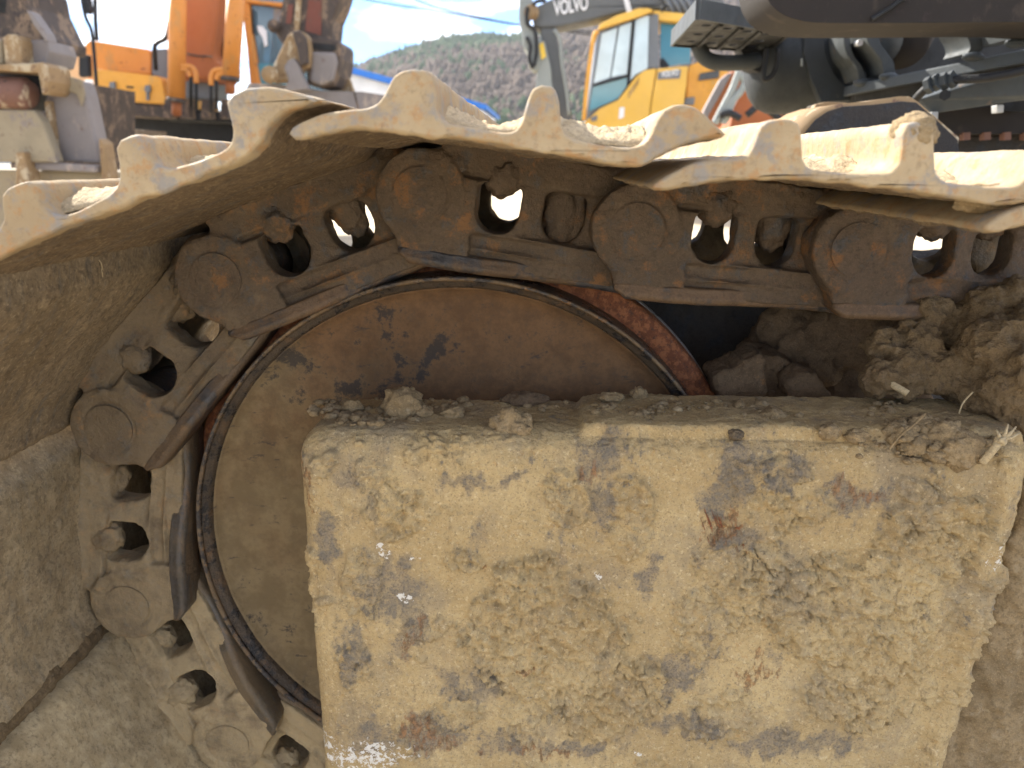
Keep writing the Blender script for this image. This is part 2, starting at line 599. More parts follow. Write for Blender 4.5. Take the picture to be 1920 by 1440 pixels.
M['bracket'] = paint('grey_bracket_paint', (0.045, 0.052, 0.055), (0.05, 0.04, 0.035), (0.10, 0.08, 0.06), 0.58, 0.55, 5.0)
M['brownpaint'] = paint('muddy_brown_underside', (0.021, 0.016, 0.013), (0.03, 0.02, 0.018), (0.045, 0.033, 0.024), 0.56, 0.85, 4.0)
M['chrome'] = paint('bright_nut', (0.5, 0.5, 0.5), (0.3, 0.3, 0.3), (0.4, 0.38, 0.33), 0.6, 0.35, 5.0, 0.6)
M['orange'] = paint('orange_paint', (0.62, 0.235, 0.04), (0.2, 0.06, 0.02), (0.45, 0.22, 0.07), 0.55, 0.45, 1.0)
M['amber'] = paint('amber_paint', (0.72, 0.345, 0.045), (0.3, 0.14, 0.05), (0.5, 0.3, 0.1), 0.56, 0.45, 1.0)
M['peach'] = paint('pale_orange_paint', (0.66, 0.42, 0.22), (0.3, 0.14, 0.05), (0.5, 0.36, 0.2), 0.66, 0.5, 1.0)
M['redorange'] = paint('red_orange_boom_paint', (0.36, 0.115, 0.035), (0.07, 0.035, 0.025), (0.20, 0.10, 0.05), 0.60, 0.55, 1.0)
M['rusty'] = paint('dark_rusty_arm_paint', (0.066, 0.048, 0.038), (0.04, 0.03, 0.028), (0.21, 0.145, 0.095), 0.50, 0.7, 2.0)
M['redbrown'] = paint('red_brown_panel', (0.16, 0.05, 0.032), (0.05, 0.03, 0.028), (0.12, 0.06, 0.045), 0.55, 0.65, 2.0)
M['bucket'] = paint('mauve_grey_bucket_steel', (0.205, 0.180, 0.170), (0.13, 0.09, 0.075), (0.33, 0.27, 0.22), 0.55, 0.6, 1.6)
M['mudbucket'] = paint('mud_covered_bucket', (0.28, 0.232, 0.155), (0.14, 0.09, 0.06), (0.20, 0.165, 0.15), 0.55, 0.85, 3.0)
M['ochre'] = paint('ochre_mud_on_steel', (0.27, 0.178, 0.09), (0.14, 0.08, 0.05), (0.42, 0.35, 0.24), 0.52, 0.85, 3.0)
M['rustpin'] = paint('rusty_pin_steel', (0.17, 0.085, 0.06), (0.05, 0.035, 0.03), (0.38, 0.31, 0.22), 0.54, 0.75, 3.0)
M['yellow'] = paint('yellow_body_paint', (0.74, 0.44, 0.075), (0.5, 0.3, 0.1), (0.7, 0.5, 0.2), 0.72, 0.4, 0.5)
M['volvogrey'] = paint('grey_boom_paint', (0.12, 0.125, 0.125), (0.06, 0.05, 0.05), (0.22, 0.2, 0.17), 0.62, 0.5, 0.6)
M['palegrey'] = paint('pale_grey_arm_paint', (0.27, 0.29, 0.27), (0.1, 0.09, 0.08), (0.32, 0.29, 0.22), 0.62, 0.5, 0.8)
M['cabgrey'] = paint('cab_grey_paint', (0.16, 0.17, 0.18), (0.1, 0.1, 0.1), (0.22, 0.21, 0.19), 0.7, 0.45, 0.5)
M['white'] = paint('white_paint', (0.8, 0.8, 0.8), (0.5, 0.5, 0.5), (0.7, 0.68, 0.62), 0.74, 0.5, 0.5)
M['blueroof'] = paint('blue_roof_steel', (0.035, 0.20, 0.62), (0.1, 0.2, 0.4), (0.1, 0.25, 0.5), 0.74, 0.45, 0.2)
M['rubber'] = paint('black_rubber', (0.015, 0.015, 0.016), (0.03, 0.03, 0.03), (0.06, 0.05, 0.045), 0.62, 0.6, 3.0)
M['planktrack'] = paint('dusty_track_steel', (0.17, 0.125, 0.085), (0.08, 0.05, 0.04), (0.26, 0.2, 0.13), 0.5, 0.8, 2.0)
M['yellowtag'] = paint('yellow_sticker', (0.75, 0.5, 0.06), (0.5, 0.3, 0.1), (0.6, 0.45, 0.15), 0.74, 0.5, 1)


def glass(name, tint, rough=0.06):
    m, nt, b = nodes(name)
    g = G(nt)
    n = g.noise(0.9, 4, 0.6)
    g.link(g.mix(g.ramp(n, 0.35, 0.7), tint, tuple(c * 1.35 for c in tint)), b.inputs['Base Color'])
    b.inputs['Roughness'].default_value = rough
    b.inputs['Specular IOR Level'].default_value = 0.9
    b.inputs['Transmission Weight'].default_value = 0.25
    return m


M['glass'] = glass('cab_glass', (0.10, 0.17, 0.21))
M['paleglass'] = glass('pale_cab_glass', (0.58, 0.68, 0.69), 0.12)  # reflection of the pale sky put into the glass colour
M['tealglass'] = glass('teal_cab_glass', (0.08, 0.24, 0.28))


def ground_mat():
    m, nt, b = nodes('dry_earth')
    g = G(nt)
    a, c, f = g.noise(0.35, 7, 0.62), g.noise(3.0, 7, 0.66, (4, 1, 0)), g.noise(40, 5, 0.7)
    col = g.mix(g.ramp(a, 0.35, 0.65), (0.40, 0.32, 0.205), (0.49, 0.40, 0.27))
    col = g.mix(g.ramp(c, 0.52, 0.66, 0.7), col, (0.28, 0.22, 0.14))
    col = g.mix(g.ramp(f, 0.5, 0.7, 0.5), col, (0.58, 0.50, 0.36))
    g.link(col, b.inputs['Base Color'])
    b.inputs['Roughness'].default_value = 0.95
    g.bump(g.math('ADD', c, g.math('MULTIPLY', f, 0.3)), 0.8, 0.03, b)
    return m


def hill_mat(name, a, c):
    m, nt, b = nodes(name)
    g = G(nt)
    n = g.noise(0.03, 9, 0.75)
    g.link(g.mix(g.ramp(n, 0.35, 0.65), a, c), b.inputs['Base Color'])
    b.inputs['Roughness'].default_value = 1.0
    return m


# ------------------------------------------------------------------ ground and hills
GZ = -0.82


def ground():
    # fine near the machine, coarse to the horizon
    xs = np.concatenate([-np.geomspace(1250, 6, 26), np.linspace(-5, 5, 90), np.geomspace(6, 1250, 26)])
    ys = np.concatenate([-np.geomspace(38, 4, 12), np.linspace(-3, 9, 110), np.geomspace(10, 705, 30)])
    X, Y = np.meshgrid(xs, ys)
    P = np.c_[X.ravel(), Y.ravel(), np.full(X.size, GZ)]
    near = np.exp(-(P[:, 0] ** 2 + (P[:, 1] - 2) ** 2) / 80)
    P[:, 2] += near * (0.05 * fbm(P, 0.9, 4) + 0.02 * fbm(P, 5, 4)) - 0.02
    w, h = len(xs), len(ys)
    F = [(j * w + i, j * w + i + 1, (j + 1) * w + i + 1, (j + 1) * w + i) for j in range(h - 1) for i in range(w - 1)]
    place('ground', mesh('ground', P, F), ground_mat(), None, kind='structure')


ground()


def hill(name, ridge, Y, back, mat, rough, label=None):
    """a hillside: ridge line seen at distance Y, falling to the ground on both sides"""
    xs = np.array([p[0] for p in ridge])
    zs = np.array([p[1] for p in ridge])
    n, k = 120, 40
    X = np.linspace(xs[0], xs[-1], n)
    Z = np.interp(X, xs, zs)
    V = []
    for j in range(k + 1):
        t = j / k
        if t < 0.7:
            s = t / 0.7
            yy = Y - back * (1 - s)
            f = s ** 0.85
        else:
            s = (t - 0.7) / 0.3
            yy = Y + back * 0.6 * s
            f = 1 - s ** 1.4
        for i in range(n):
            V.append((X[i] * (yy / Y) if yy < Y else X[i], yy, GZ - 2 + (Z[i] - GZ + 2) * f))
    V = np.array(V)
    V[:, 2] += rough * fbm(V, 0.02, 5) * np.clip((V[:, 2] - GZ) / 10, 0, 1)
    F = [(j * n + i, j * n + i + 1, (j + 1) * n + i + 1, (j + 1) * n + i) for j in range(k) for i in range(n - 1)]
    return place(name, mesh(name, V, F), mat, None, kind='structure'), V, n, k


HILLM = hill_mat('winter_hillside', (0.05, 0.041, 0.035), (0.085, 0.068, 0.056))
FARM = hill_mat('far_hillside', (0.055, 0.085, 0.11), (0.07, 0.10, 0.125))  # bluish distance haze put into the hillside colour
hY = 420.0


def rz(px, py, Y):
    p = at(px, py, Y)
    return (p[0], p[2])


ridge_px = [(520, 300), (600, 210), (640, 150), (700, 120), (760, 100), (820, 84), (880, 78), (940, 76), (990, 72), (1060, 52), (1150, 30), (1260, 0), (1400, -60), (1700, -100), (2100, 20), (2500, 180)]
_, HV, hn, hk = hill('hill', [rz(x, y, hY) for x, y in ridge_px], hY, 230.0, HILLM, 5.0)
far_px = [(-500, 210), (-300, 160), (-100, 120), (20, 100), (80, 84), (110, 92), (150, 122), (220, 170), (330, 230), (420, 290)]
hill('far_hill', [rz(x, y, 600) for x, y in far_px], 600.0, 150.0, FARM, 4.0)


def forest():
    """the wood on the hillside: every crown a small ragged clump, all in one mass"""
    bark_f, pine_f = ([], []), ([], [])
    bm = bmesh.new()
    bmesh.ops.create_icosphere(bm, subdivisions=1, radius=1)
    base = np.array([v.co[:] for v in bm.verts])
    bf = [tuple(v.index for v in f.verts) for f in bm.faces]
    bm.free()
    r = np.random.default_rng(3)
    G2 = HV.reshape(hk + 1, hn, 3)
    n = 30000
    rows, cols = r.uniform(3, hk * 0.76, n), r.uniform(0, hn - 1.01, n)
    j, i = rows.astype(int), cols.astype(int)
    a, c = (rows - j)[:, None], (cols - i)[:, None]
    P = (G2[j, i] * (1 - a) + G2[j + 1, i] * a) * (1 - c) + (G2[j, i + 1] * (1 - a) + G2[j + 1, i + 1] * a) * c
    pm = fbm(P, 0.014, 4, 0.5, 4.0)
    for q in range(n):
        if P[q, 2] < 3:
            continue
        pine = pm[q] + r.normal() * 0.12 + 0.35 * sstep(0.45, 0.7, rows[q] / hk) > 0.16
        h = r.uniform(1.4, 3.0) * (1.2 if pine else 1.0)
        w = h * (0.38 if pine else 0.42)
        jag = 1 + r.normal(size=len(base)) * 0.22
        V = base * jag[:, None] * (w, w, h * 0.75)
        V[:, 2] += h * 0.7
        if pine:
            V[:, :2] *= (1.25 - 0.75 * np.clip(V[:, 2:3] / (1.6 * h), 0, 1))
        T = pine_f if pine else bark_f
        k = len(T[0])
        T[0].extend(list(V + P[q]))
        T[1].extend(tuple(v + k for v in f) for f in bf)
    place('bare_woodland', mesh('bare_woodland', *bark_f), hill_mat('bare_crowns', (0.066, 0.045, 0.031), (0.115, 0.079, 0.055)), None, kind='stuff')
    place('pine_woodland', mesh('pine_woodland', *pine_f), hill_mat('pine_crowns', (0.020, 0.044, 0.012), (0.036, 0.064, 0.018)), None, kind='stuff')


forest()

# ------------------------------------------------------------------ warehouse and wires
wh = thing('warehouse', tuple(at(760, 300, 40) * (1, 1, 0) + np.array([0, 0, GZ])), 'long white warehouse with a blue steel roof behind the bucket, below the wooded hill', 'building')
obj('wall', prism_vf([at(560, 112, 40), at(905, 206, 40), (at(905, 300, 40)[0], 40, GZ), (at(560, 300, 40)[0], 40, GZ)], (0, 9, 0)), M['white'], wh)
obj('roof', prism_vf([at(556, 96, 39.6), at(912, 196, 39.6), at(912, 204, 39.6), at(556, 107, 39.6)], (0, 10, 0)), M['blueroof'], wh)
obj('gutter', tube_vf([at(556, 108, 39.5), at(912, 205, 39.5)], 0.05, 6), M['blueroof'], wh)
for k, pts in enumerate([[(600, -25), (700, 2), (800, 18), (900, 35), (1000, 50), (1200, 66), (1420, 78)], [(700, -30), (760, -8), (820, 14), (880, 28), (980, 47), (1200, 76), (1420, 92)]]):
    o = obj('power_cable', tube_vf(curve([at(x, y, 26 + 0.6 * k) for x, y in pts], 6), 0.021, 6), M['rubber'], None, True)
    o['label'] = ['upper thin black power cable sagging across the cloudy sky', 'lower thin black power cable meeting the other one beside the grey boom'][k]
    o['category'] = 'cable'
    o['group'] = 'power cables against the sky'

# ------------------------------------------------------------------ foreground excavator: track
EX = thing('crawler_excavator', (0.5, 1.9, GZ), 'mud caked excavator in the foreground, its track, idler and track frame filling the view', 'excavator')

PX_PINS = [(2030, 480), (1610, 468), (1195, 432), (787, 365), (405, 523), (204, 803), (238, 1137), (427, 1394)]
YL = 0.70
PINS = [at(x, y, YL) for x, y in PX_PINS]
# one more pin under the idler
e = PINS[-1] + np.array([0.17, 0, -0.105])
PINS.append(e)
LINKS = [(PINS[i + 1], PINS[i]) for i in range(len(PINS) - 1)]      # (front pin, rear pin)


def link_frame(a, b):
    u = b - a
    u = u / np.linalg.norm(u)
    v = np.array([-u[2], 0, u[0]])
    return u, v


def arc(cx, cy, r, a0, a1, n):
    return [(cx + r * math.cos(math.radians(a0 + (a1 - a0) * k / n)), cy + r * math.sin(math.radians(a0 + (a1 - a0) * k / n))) for k in range(n + 1)]


PITCH_L = 0.196


def link_outline():
    o = [(-0.015, -0.050), (-0.012, -0.056), (0.204, -0.056), (0.213, -0.046)]
    o += arc(PITCH_L, 0, 0.037, -50, 60, 10)
    o += [(0.190, 0.050), (0.035, 0.050)]
    o += arc(0, 0, 0.040, 78, 215, 16)
    o += [(-0.024, -0.034), (-0.018, -0.041)]
    return o


def window(u, w=0.0200, bottom=-0.0245, top=0.020):
    return [(u + w, top - 0.004), (u + w - 0.005, top), (u - w + 0.005, top), (u - w, top - 0.004)] + arc(u, bottom + w, w, 180, 360, 12)


def skew(u):
    return 0.030 * sstep(0.045, 0.155, np.asarray(u, float))


def extrude_uv(loops, y0, y1, fn):
    """prism with holes in the link's own u, v, y space; fn maps to the world"""
    vl = [[Vector((p[0], p[1], 0)) for p in lp] for lp in loops]
    flat = [p for lp in loops for p in lp]
    tris = tessellate_polygon(vl)
    n = len(flat)
    V = [(p[0], y0, p[1]) for p in flat] + [(p[0], y1, p[1]) for p in flat]
    F = [tuple(t) for t in tris] + [tuple(i + n for i in reversed(t)) for t in tris]
    k = 0
    for lp in loops:
        m = len(lp)
        F += [(k + i, k + (i + 1) % m, n + k + (i + 1) % m, n + k + i) for i in range(m)]
        k += m
    return fn(np.array(V)), F


def disc(cu, r, y0, y1, fn, n=36):
    return extrude_uv([arc(cu, 0, r, 0, 360 * (1 - 1 / n), n - 1)], y0, y1, fn)


def dense(loop, step=0.006):
    out = []
    for i in range(len(loop)):
        a, b = np.array(loop[i]), np.array(loop[(i + 1) % len(loop)])
        m = max(1, int(np.linalg.norm(b - a) / step))
        out += [tuple(a + (b - a) * k / m) for k in range(m)]
    return out


def build_link_local(size, seed, filled=()):
    ident = lambda V: V + np.c_[np.zeros(len(V)), skew(V[:, 0]), np.zeros(len(V))]
    wins = [window(0.070), window(0.130)]
    parts = [extrude_uv([dense(link_outline())] + [dense(w, 0.004) for w in wins], 0.0028, 0.030, ident)]
    parts.append(extrude_uv([[(x * 1.0, z) for x, z in arc(0, 0, 0.040, 0, 350, 35)]], 0.0, 0.034, ident))
    parts.append(extrude_uv([dense([(-0.004, -0.052), (0.05, -0.052), (0.046, -0.01), (0.036, 0.0), (0, 0), (-0.012, -0.03)])], 0.002, 0.03, ident))
    parts.append(disc(PITCH_L, 0.036, 0.004, 0.036, ident))
    # flange that carries the shoe
    parts.append(extrude_uv([dense([(0.02, 0.026), (0.18, 0.026), (0.19, 0.052), (0.012, 0.052)])], 0.0022, 0.036, ident))
    parts.append(extrude_uv([dense([(-0.010, -0.058), (0.205, -0.058), (0.203, -0.038), (-0.014, -0.040)])], 0.0024, 0.034, ident))
    me = voxel(parts, size)
    relax(me, 6 if size < 0.002 else 2)
    P, Nn = co(me), nrm(me)
    S = P + seed * 1.7
    h = 0.0010 * fbm(S, 75, 4, 0.6) + 0.0018 * fbm(S, 24, 4, 0.55, 3)
    clump = np.clip(fbm(S, 17, 5, 0.6, 9) - 0.12, 0, 1)
    top = sstep(-0.02, 0.035, P[:, 2])
    h += clump * 0.012 * (0.3 + 0.7 * top)
    r = np.hypot(P[:, 0], P[:, 2])
    front = (Nn[:, 1] < -0.6) & (P[:, 0] < 0.045)
    ring = np.exp(-((r - 0.0255) / 0.0013) ** 2)
    h -= np.where(front, ring * 0.0022 * np.clip(0.55 + 1.6 * fbm(S, 26, 2, 0.5, 41), 0, 1), 0)
    h -= np.where(front & (r < 0.0245), 0.0004, 0)
    set_co(me, P + Nn * h[:, None])
    return me


def to_world(me, a, b, y, flip=False):
    """a link mesh from its own space into place; flip mirrors it for the far row"""
    u, v = link_frame(a, b)
    P = co(me)
    W = a + P[:, :1] * u + P[:, 2:3] * v
    W[:, 1] = (y - P[:, 1]) if flip else (y + P[:, 1])
    if flip:
        bm = bmesh.new()
        bm.from_mesh(me)
        bmesh.ops.reverse_faces(bm, faces=bm.faces)
        bm.to_mesh(me)
        bm.free()
    set_co(me, W)
    return me


def rail_local(n=44):
    prof = [(0.004, -0.047), (0.0012, -0.0478), (0.0004, -0.0495), (0.0004, -0.0545), (-0.0004, -0.0555), (0.0000, -0.0595), (0.0022, -0.0622), (0.006, -0.0632), (0.036, -0.0632), (0.041, -0.061), (0.043, -0.056), (0.043, -0.047)]
    us = np.linspace(-0.014, 0.210, n)
    V, F = [], []
    m = len(prof)
    for i, u in enumerate(us):
        t = sstep(0, 0.012, u + 0.014) * sstep(0, 0.012, 0.210 - u)
        for y, z in prof:
            zz = -0.050 + (z + 0.050) * (0.35 + 0.65 * t)
            V.append((u, y * (0.7 + 0.3 * t) + 0.001 + float(skew(u)), zz))
    for i in range(n - 1):
        for k in range(m):
            F.append((i * m + k, i * m + (k + 1) % m, (i + 1) * m + (k + 1) % m, (i + 1) * m + k))
    F.append(tuple(range(m))[::-1])
    F.append(tuple((n - 1) * m + k for k in range(m)))
    me = mesh('rail', V, F)
    P = co(me)
    P[:, 1:] += 0.0009 * np.c_[fbm(P, 40, 3), fbm(P, 45, 3, 0.5, 7)]
    set_co(me, P)
    return me


FAR_Y = 0.90
DUST = [0.03, 0.05, 0.06, 0.08, 0.22, 0.48, 0.8, 0.9, 0.9]
for i, (a, b) in enumerate(LINKS):
    me = to_world(build_link_local(0.0017 if i else 0.003, i * 3.1), a, b, YL)
    lk = place('track_link', me, M['link'], EX, dust=DUST[i])
    place('rail', to_world(rail_local(), a, b, YL), M['rail'], lk, dust=DUST[i] * 0.55)
    u, v = link_frame(a, b)
    # flush end of the pin
    pn = extrude_uv([arc(0, 0, 0.0238, 0, 350, 35)], -0.0012, 0.02, lambda V: V)
    pm = mesh('pin', *pn)
    place('pin', to_world(pm, a, b, YL), M['link'], lk, dust=DUST[i] * 0.9)
    pm.polygons.foreach_set('use_smooth', [False] * len(pm.polygons))
    for q, (bu, low) in enumerate(((0.070, 0.004), (0.130, -0.002))):
        full = (i == 2 and q == 1)  # this lump is mud filling the window
        c = a + u * (bu + random.uniform(-0.002, 0.002)) + v * (0.0265 if not full else 0.004)
        c[1] = YL + float(skew(bu)) + 0.0165
        if (i, q) in ((3, 1), (1, 1)):  # lumps enlarged as mud plugs; the first hides sunlit ground behind
            c = c - v * 0.009
        V, F = blob_vf((0, 0, 0), 1.0, 4, 0.20, 2.1, i * 5 + q * 2.2)
        V = np.array(V)
        ru, rv, ry = (0.0168, 0.0185, 0.0125) if not full else (0.021, 0.034, 0.0135)
        if (i, q) in ((3, 1), (1, 1)):
            ru, rv = 0.0172, 0.029
        W = c + V[:, :1] * u * ru + V[:, 2:3] * v * rv
        W[:, 1] = c[1] + V[:, 1] * ry
        place('bolt', mesh('bolt', W, F), M['link'], lk, dust=DUST[i] * 0.9)
    # far row and the bushing between the rows
    fm = to_world(build_link_local(0.0045, i * 2.3 + 50), a, b, FAR_Y, True)
    fk = place('track_link', fm, M['link'], EX, dust=0.3)
    place('bushing', mesh('bushing', *tube_vf([a * (1, 0, 1) + np.array([0, YL + 0.03, 0]), a * (1, 0, 1) + np.array([0, FAR_Y - 0.03, 0])], 0.029, 24)), M['link'], lk, dust=0.0)

# ---- shoes: cross-sections as they stand at the near end, run back over the chain
YS, YE = 0.440, 1.16
PXB = [(542, 250), (548, 241), (562, 232), (590, 220), (620, 212), (655, 206), (687, 203), (707, 193), (719, 177), (728, 160), (739, 141), (758, 132), (780, 130), (801, 133), (811, 143), (814, 170), (816, 205), (821, 221), (837, 232), (870, 238), (910, 245), (946, 250), (968, 244), (980, 226), (988, 200), (1001, 168), (1016, 161), (1032, 162), (1041, 168), (1047, 190), (1050, 222), (1057, 246), (1073, 258), (1110, 266), (1150, 273), (1183, 276), (1206, 269), (1220, 250), (1232, 224), (1245, 205), (1262, 197), (1282, 195), (1302, 200), (1322, 213), (1340, 230), (1356, 246), (1361, 252),
       (1354, 256), (1325, 263), (1293, 272), (1266, 283), (1242, 295), (1222, 307), (1203, 311), (1147, 308), (1090, 300), (1037, 290), (960, 276), (877, 263), (810, 256), (749, 249), (700, 243), (666, 241), (630, 245), (595, 253), (568, 260), (552, 259)]
PXC = [(1223, 351), (1231, 344), (1252, 331), (1293, 311), (1320, 303), (1352, 300), (1384, 301), (1406, 288), (1418, 262), (1427, 237), (1440, 227), (1462, 222), (1485, 222), (1500, 230), (1506, 248), (1508, 296), (1516, 312), (1540, 321), (1590, 326), (1640, 327), (1674, 321), (1688, 306), (1692, 280), (1694, 246), (1702, 231), (1720, 227), (1740, 232), (1753, 246), (1756, 300), (1761, 326), (1780, 340), (1830, 349), (1880, 352), (1912, 346), (1930, 326), (1944, 300), (1960, 285), (1985, 280), (2010, 284), (2036, 298), (2060, 318), (2075, 330),
       (2066, 337), (2030, 345), (1990, 358), (1955, 372), (1920, 384), (1890, 384), (1830, 378), (1770, 370), (1700, 358), (1640, 350), (1570, 343), (1510, 339), (1450, 336), (1400, 335), (1350, 338), (1310, 344), (1275, 352), (1245, 359), (1230, 358)]
PXA = [(-110, 530), (-112, 520), (-100, 500), (-80, 480), (-55, 463), (-30, 450), (-8, 436), (4, 412), (2, 385), (2, 366), (12, 354), (32, 345), (52, 340), (64, 350), (74, 376), (90, 397), (109, 404), (138, 396), (175, 379), (208, 360), (221, 340), (221, 306), (216, 278), (224, 263), (240, 256), (258, 253), (270, 262), (278, 290), (290, 312), (318, 319), (365, 305), (412, 286), (431, 268), (434, 244), (429, 215), (425, 192), (434, 177), (455, 166), (478, 161), (500, 160), (530, 165), (560, 173), (590, 181), (602, 186),
       (596, 192), (570, 198), (542, 208), (520, 224), (503, 245), (486, 272), (462, 294), (430, 310), (380, 329), (312, 353), (240, 383), (187, 405), (104, 437), (50, 460), (0, 482), (-40, 502), (-75, 520), (-98, 534)]


def loop_from_px(px):
    pts = [at(x, y, YS) for x, y in px]
    return np.array([(p[0], p[2]) for p in pts])


def smooth_loop(L2, step=0.0028):
    n = len(L2)
    P = [np.r_[q] for q in L2]
    out = []
    for i in range(n):
        a, b, c, d = P[i - 1], P[i], P[(i + 1) % n], P[(i + 2) % n]
        m = max(1, int(np.linalg.norm(c - b) / step))
        for k in range(m):
            t = k / m
            out.append(0.5 * (2 * b + (c - a) * t + (2 * a - 5 * b + 4 * c - d) * t * t + (3 * b - a - 3 * c + d) * t ** 3))
    return np.array(out)


# the standard cross-section in its own link's frame, taken from the middle shoe
aB, bB = LINKS[2]
uB, vB = link_frame(aB, bB)
loopB = loop_from_px(PXB)
relB = loopB - np.array([aB[0], aB[2]])
uv2 = np.array([[uB[0], uB[2]], [vB[0], vB[2]]])
STD = relB @ uv2.T


def chain_side(nin, up, m):
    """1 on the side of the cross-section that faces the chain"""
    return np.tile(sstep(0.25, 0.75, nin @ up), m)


def shoe(loop2, seed, up, all_dark=False, y0=YS, y1=YE):
    L2 = smooth_loop(loop2)
    n = len(L2)
    t = np.roll(L2, -1, 0) - np.roll(L2, 1, 0)
    t /= np.linalg.norm(t, axis=1)[:, None] + 1e-9
    area = 0.5 * np.sum(L2[:, 0] * np.roll(L2[:, 1], -1) - np.roll(L2[:, 0], -1) * L2[:, 1])
    nin = np.c_[-t[:, 1], t[:, 0]] * np.sign(area)           # points inwards
    rows = [(y0, 0.0021), (y0 + 0.0005, 0.0011), (y0 + 0.0015, 0.0004), (y0 + 0.0035, 0.0)]
    rows += [(y, 0.0) for y in np.concatenate([np.linspace(y0 + 0.009, 0.72, 72), np.linspace(0.735, y1 - 0.012, 30)])]
    rows += [(y1 - 0.004, 0.0), (y1 - 0.001, 0.001), (y1, 0.0021)]
    V = []
    for y, ins in rows:
        q = L2 + nin * ins
        V.append(np.c_[q[:, 0], np.full(n, y), q[:, 1]])
    V = np.concatenate(V)
    NO = np.tile(np.c_[-nin[:, 0], np.zeros(n), -nin[:, 1]], (len(rows), 1))
    h = 0.0012 * fbm(V, 26, 4, 0.55, seed) + 0.0007 * fbm(V, 90, 3, 0.6, seed + 2) + 0.0016 * fbm(V * (1, 0.4, 1), 12, 3, 0.5, seed + 4) + 0.003 * np.clip(fbm(V, 20, 4, 0.6, seed + 9) - 0.25, 0, 1)
    h = h + chain_side(nin, up, len(rows)) * (0.0036 * np.clip(fbm(V, 34, 5, 0.66, seed + 20), -0.2, 1) + 0.005 * np.clip(fbm(V, 15, 4, 0.6, seed + 31) - 0.1, 0, 1))
    V = V + NO * h[:, None]
    F = []
    for j in range(len(rows) - 1):
        for i in range(n):
            F.append((j * n + i, j * n + (i + 1) % n, (j + 1) * n + (i + 1) % n, (j + 1) * n + i))
    cap = tessellate_polygon([[Vector((p[0], p[1], 0)) for p in (L2 + nin * 0.0021)]])
    F += [tuple(c) for c in cap]
    k = (len(rows) - 1) * n
    F += [tuple(k + i for i in reversed(c)) for c in cap]
    me = mesh('track_shoe', V, F)
    bm = bmesh.new()
    bm.from_mesh(me)
    bmesh.ops.recalc_face_normals(bm, faces=bm.faces)
    bm.to_mesh(me)
    bm.free()
    me.polygons.foreach_set('use_smooth', [True] * len(me.polygons))
    flat = [len(f) == 3 for f in F]
    me.polygons.foreach_set('use_smooth', [len(p.vertices) != 3 for p in me.polygons])
    attr(me, 'dark_brown', np.ones(len(V)) if all_dark else chain_side(nin, up, len(rows)) * np.repeat([sstep(0.0, 0.02, y - y0 - 0.004) for y, _ in rows], n))
    return me


def mud_strip(p0, p1, sag, seed, y0, y1, hi, mat, parent, up):
    """dry mud lying in the trough between two grousers: a closed ragged pad"""
    n, m = 46, 150
    t = np.linspace(0, 1, n)
    ys = np.linspace(y0, y1, m)
    T, Y = np.meshgrid(t, ys)
    base = np.asarray(p0) + (np.asarray(p1) - np.asarray(p0)) * T.reshape(-1, 1)
    P = np.c_[base[:, 0], Y.ravel(), base[:, 1]]
    Tf = T.ravel()
    edge = np.clip(np.minimum((P[:, 1] - y0) / 0.03, (y1 - P[:, 1]) / 0.03), 0, 1) ** 0.5
    lift = -sag * np.sin(np.pi * Tf) + hi * (0.45 + 0.9 * fbm(P, 11, 4, 0.55, seed)) * np.sin(np.pi * np.clip(Tf, 0.05, 0.95)) ** 0.6 + 0.006 * fbm(P, 45, 4, 0.65, seed + 2) + 0.0025 * ridged(P, 80, 3, seed)
    lift = lift * edge - 0.010 * (1 - edge)
    P[:, 0] += up[0] * lift
    P[:, 2] += up[1] * lift
    B = np.c_[base[:, 0] - up[0] * (sag + 0.003), Y.ravel(), base[:, 1] - up[1] * (sag + 0.003)]
    V = np.concatenate([P, B])
    k = n * m
    F = [(j * n + i, j * n + i + 1, (j + 1) * n + i + 1, (j + 1) * n + i) for j in range(m - 1) for i in range(n - 1)]
    F += [tuple(k + q for q in reversed(f)) for f in F]
    ring = [i for i in range(n)] + [j * n + n - 1 for j in range(1, m)] + [(m - 1) * n + i for i in range(n - 2, -1, -1)] + [j * n for j in range(m - 2, 0, -1)]
    F += [(ring[i], k + ring[i], k + ring[(i + 1) % len(ring)], ring[(i + 1) % len(ring)]) for i in range(len(ring))]
    me = mesh('mud_cake', V, F)
    bm = bmesh.new()
    bm.from_mesh(me)
    bmesh.ops.recalc_face_normals(bm, faces=bm.faces)
    bm.to_mesh(me)
    bm.free()
    me.polygons.foreach_set('use_smooth', [True] * len(me.polygons))
    return place('mud_cake', me, mat, parent)


def xz(px, py):
    p = at(px, py, YS)
    return np.array([p[0], p[2]])


shoes = []
for i, (a, b) in enumerate(LINKS):
    u, v = link_frame(a, b)
    if i == 1:
        lp = loop_from_px(PXC)
    elif i == 2:
        lp = loopB
    elif i == 3:
        lp = loop_from_px(PXA)
    else:
        lp = np.array([a[0], a[2]]) + STD @ np.array([[u[0], u[2]], [v[0], v[2]]])
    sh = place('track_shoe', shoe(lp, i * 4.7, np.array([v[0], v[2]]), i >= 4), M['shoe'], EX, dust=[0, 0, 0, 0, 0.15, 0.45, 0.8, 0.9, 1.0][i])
    shoes.append(sh)
gp = curve([(-0.489, y, -0.486) for y in np.linspace(0.44, 1.12, 18)], 2)  # mud roll added to seal the gap between shoes against sunlight
gm = voxel([tube_vf(gp, 0.0135, 14)], 0.003)
P = co(gm)
set_co(gm, P + nrm(gm) * (0.005 * fbm(P, 35, 4, 0.65) + 0.003 * fbm(P, 110, 3, 0.6))[:, None])
place('mud_cake', gm, M['soil_mid'], shoes[6])
UPA, UPB, UPC = np.array([-0.36, 0.93]), np.array([0.12, 0.99]), np.array([0.05, 1.0])
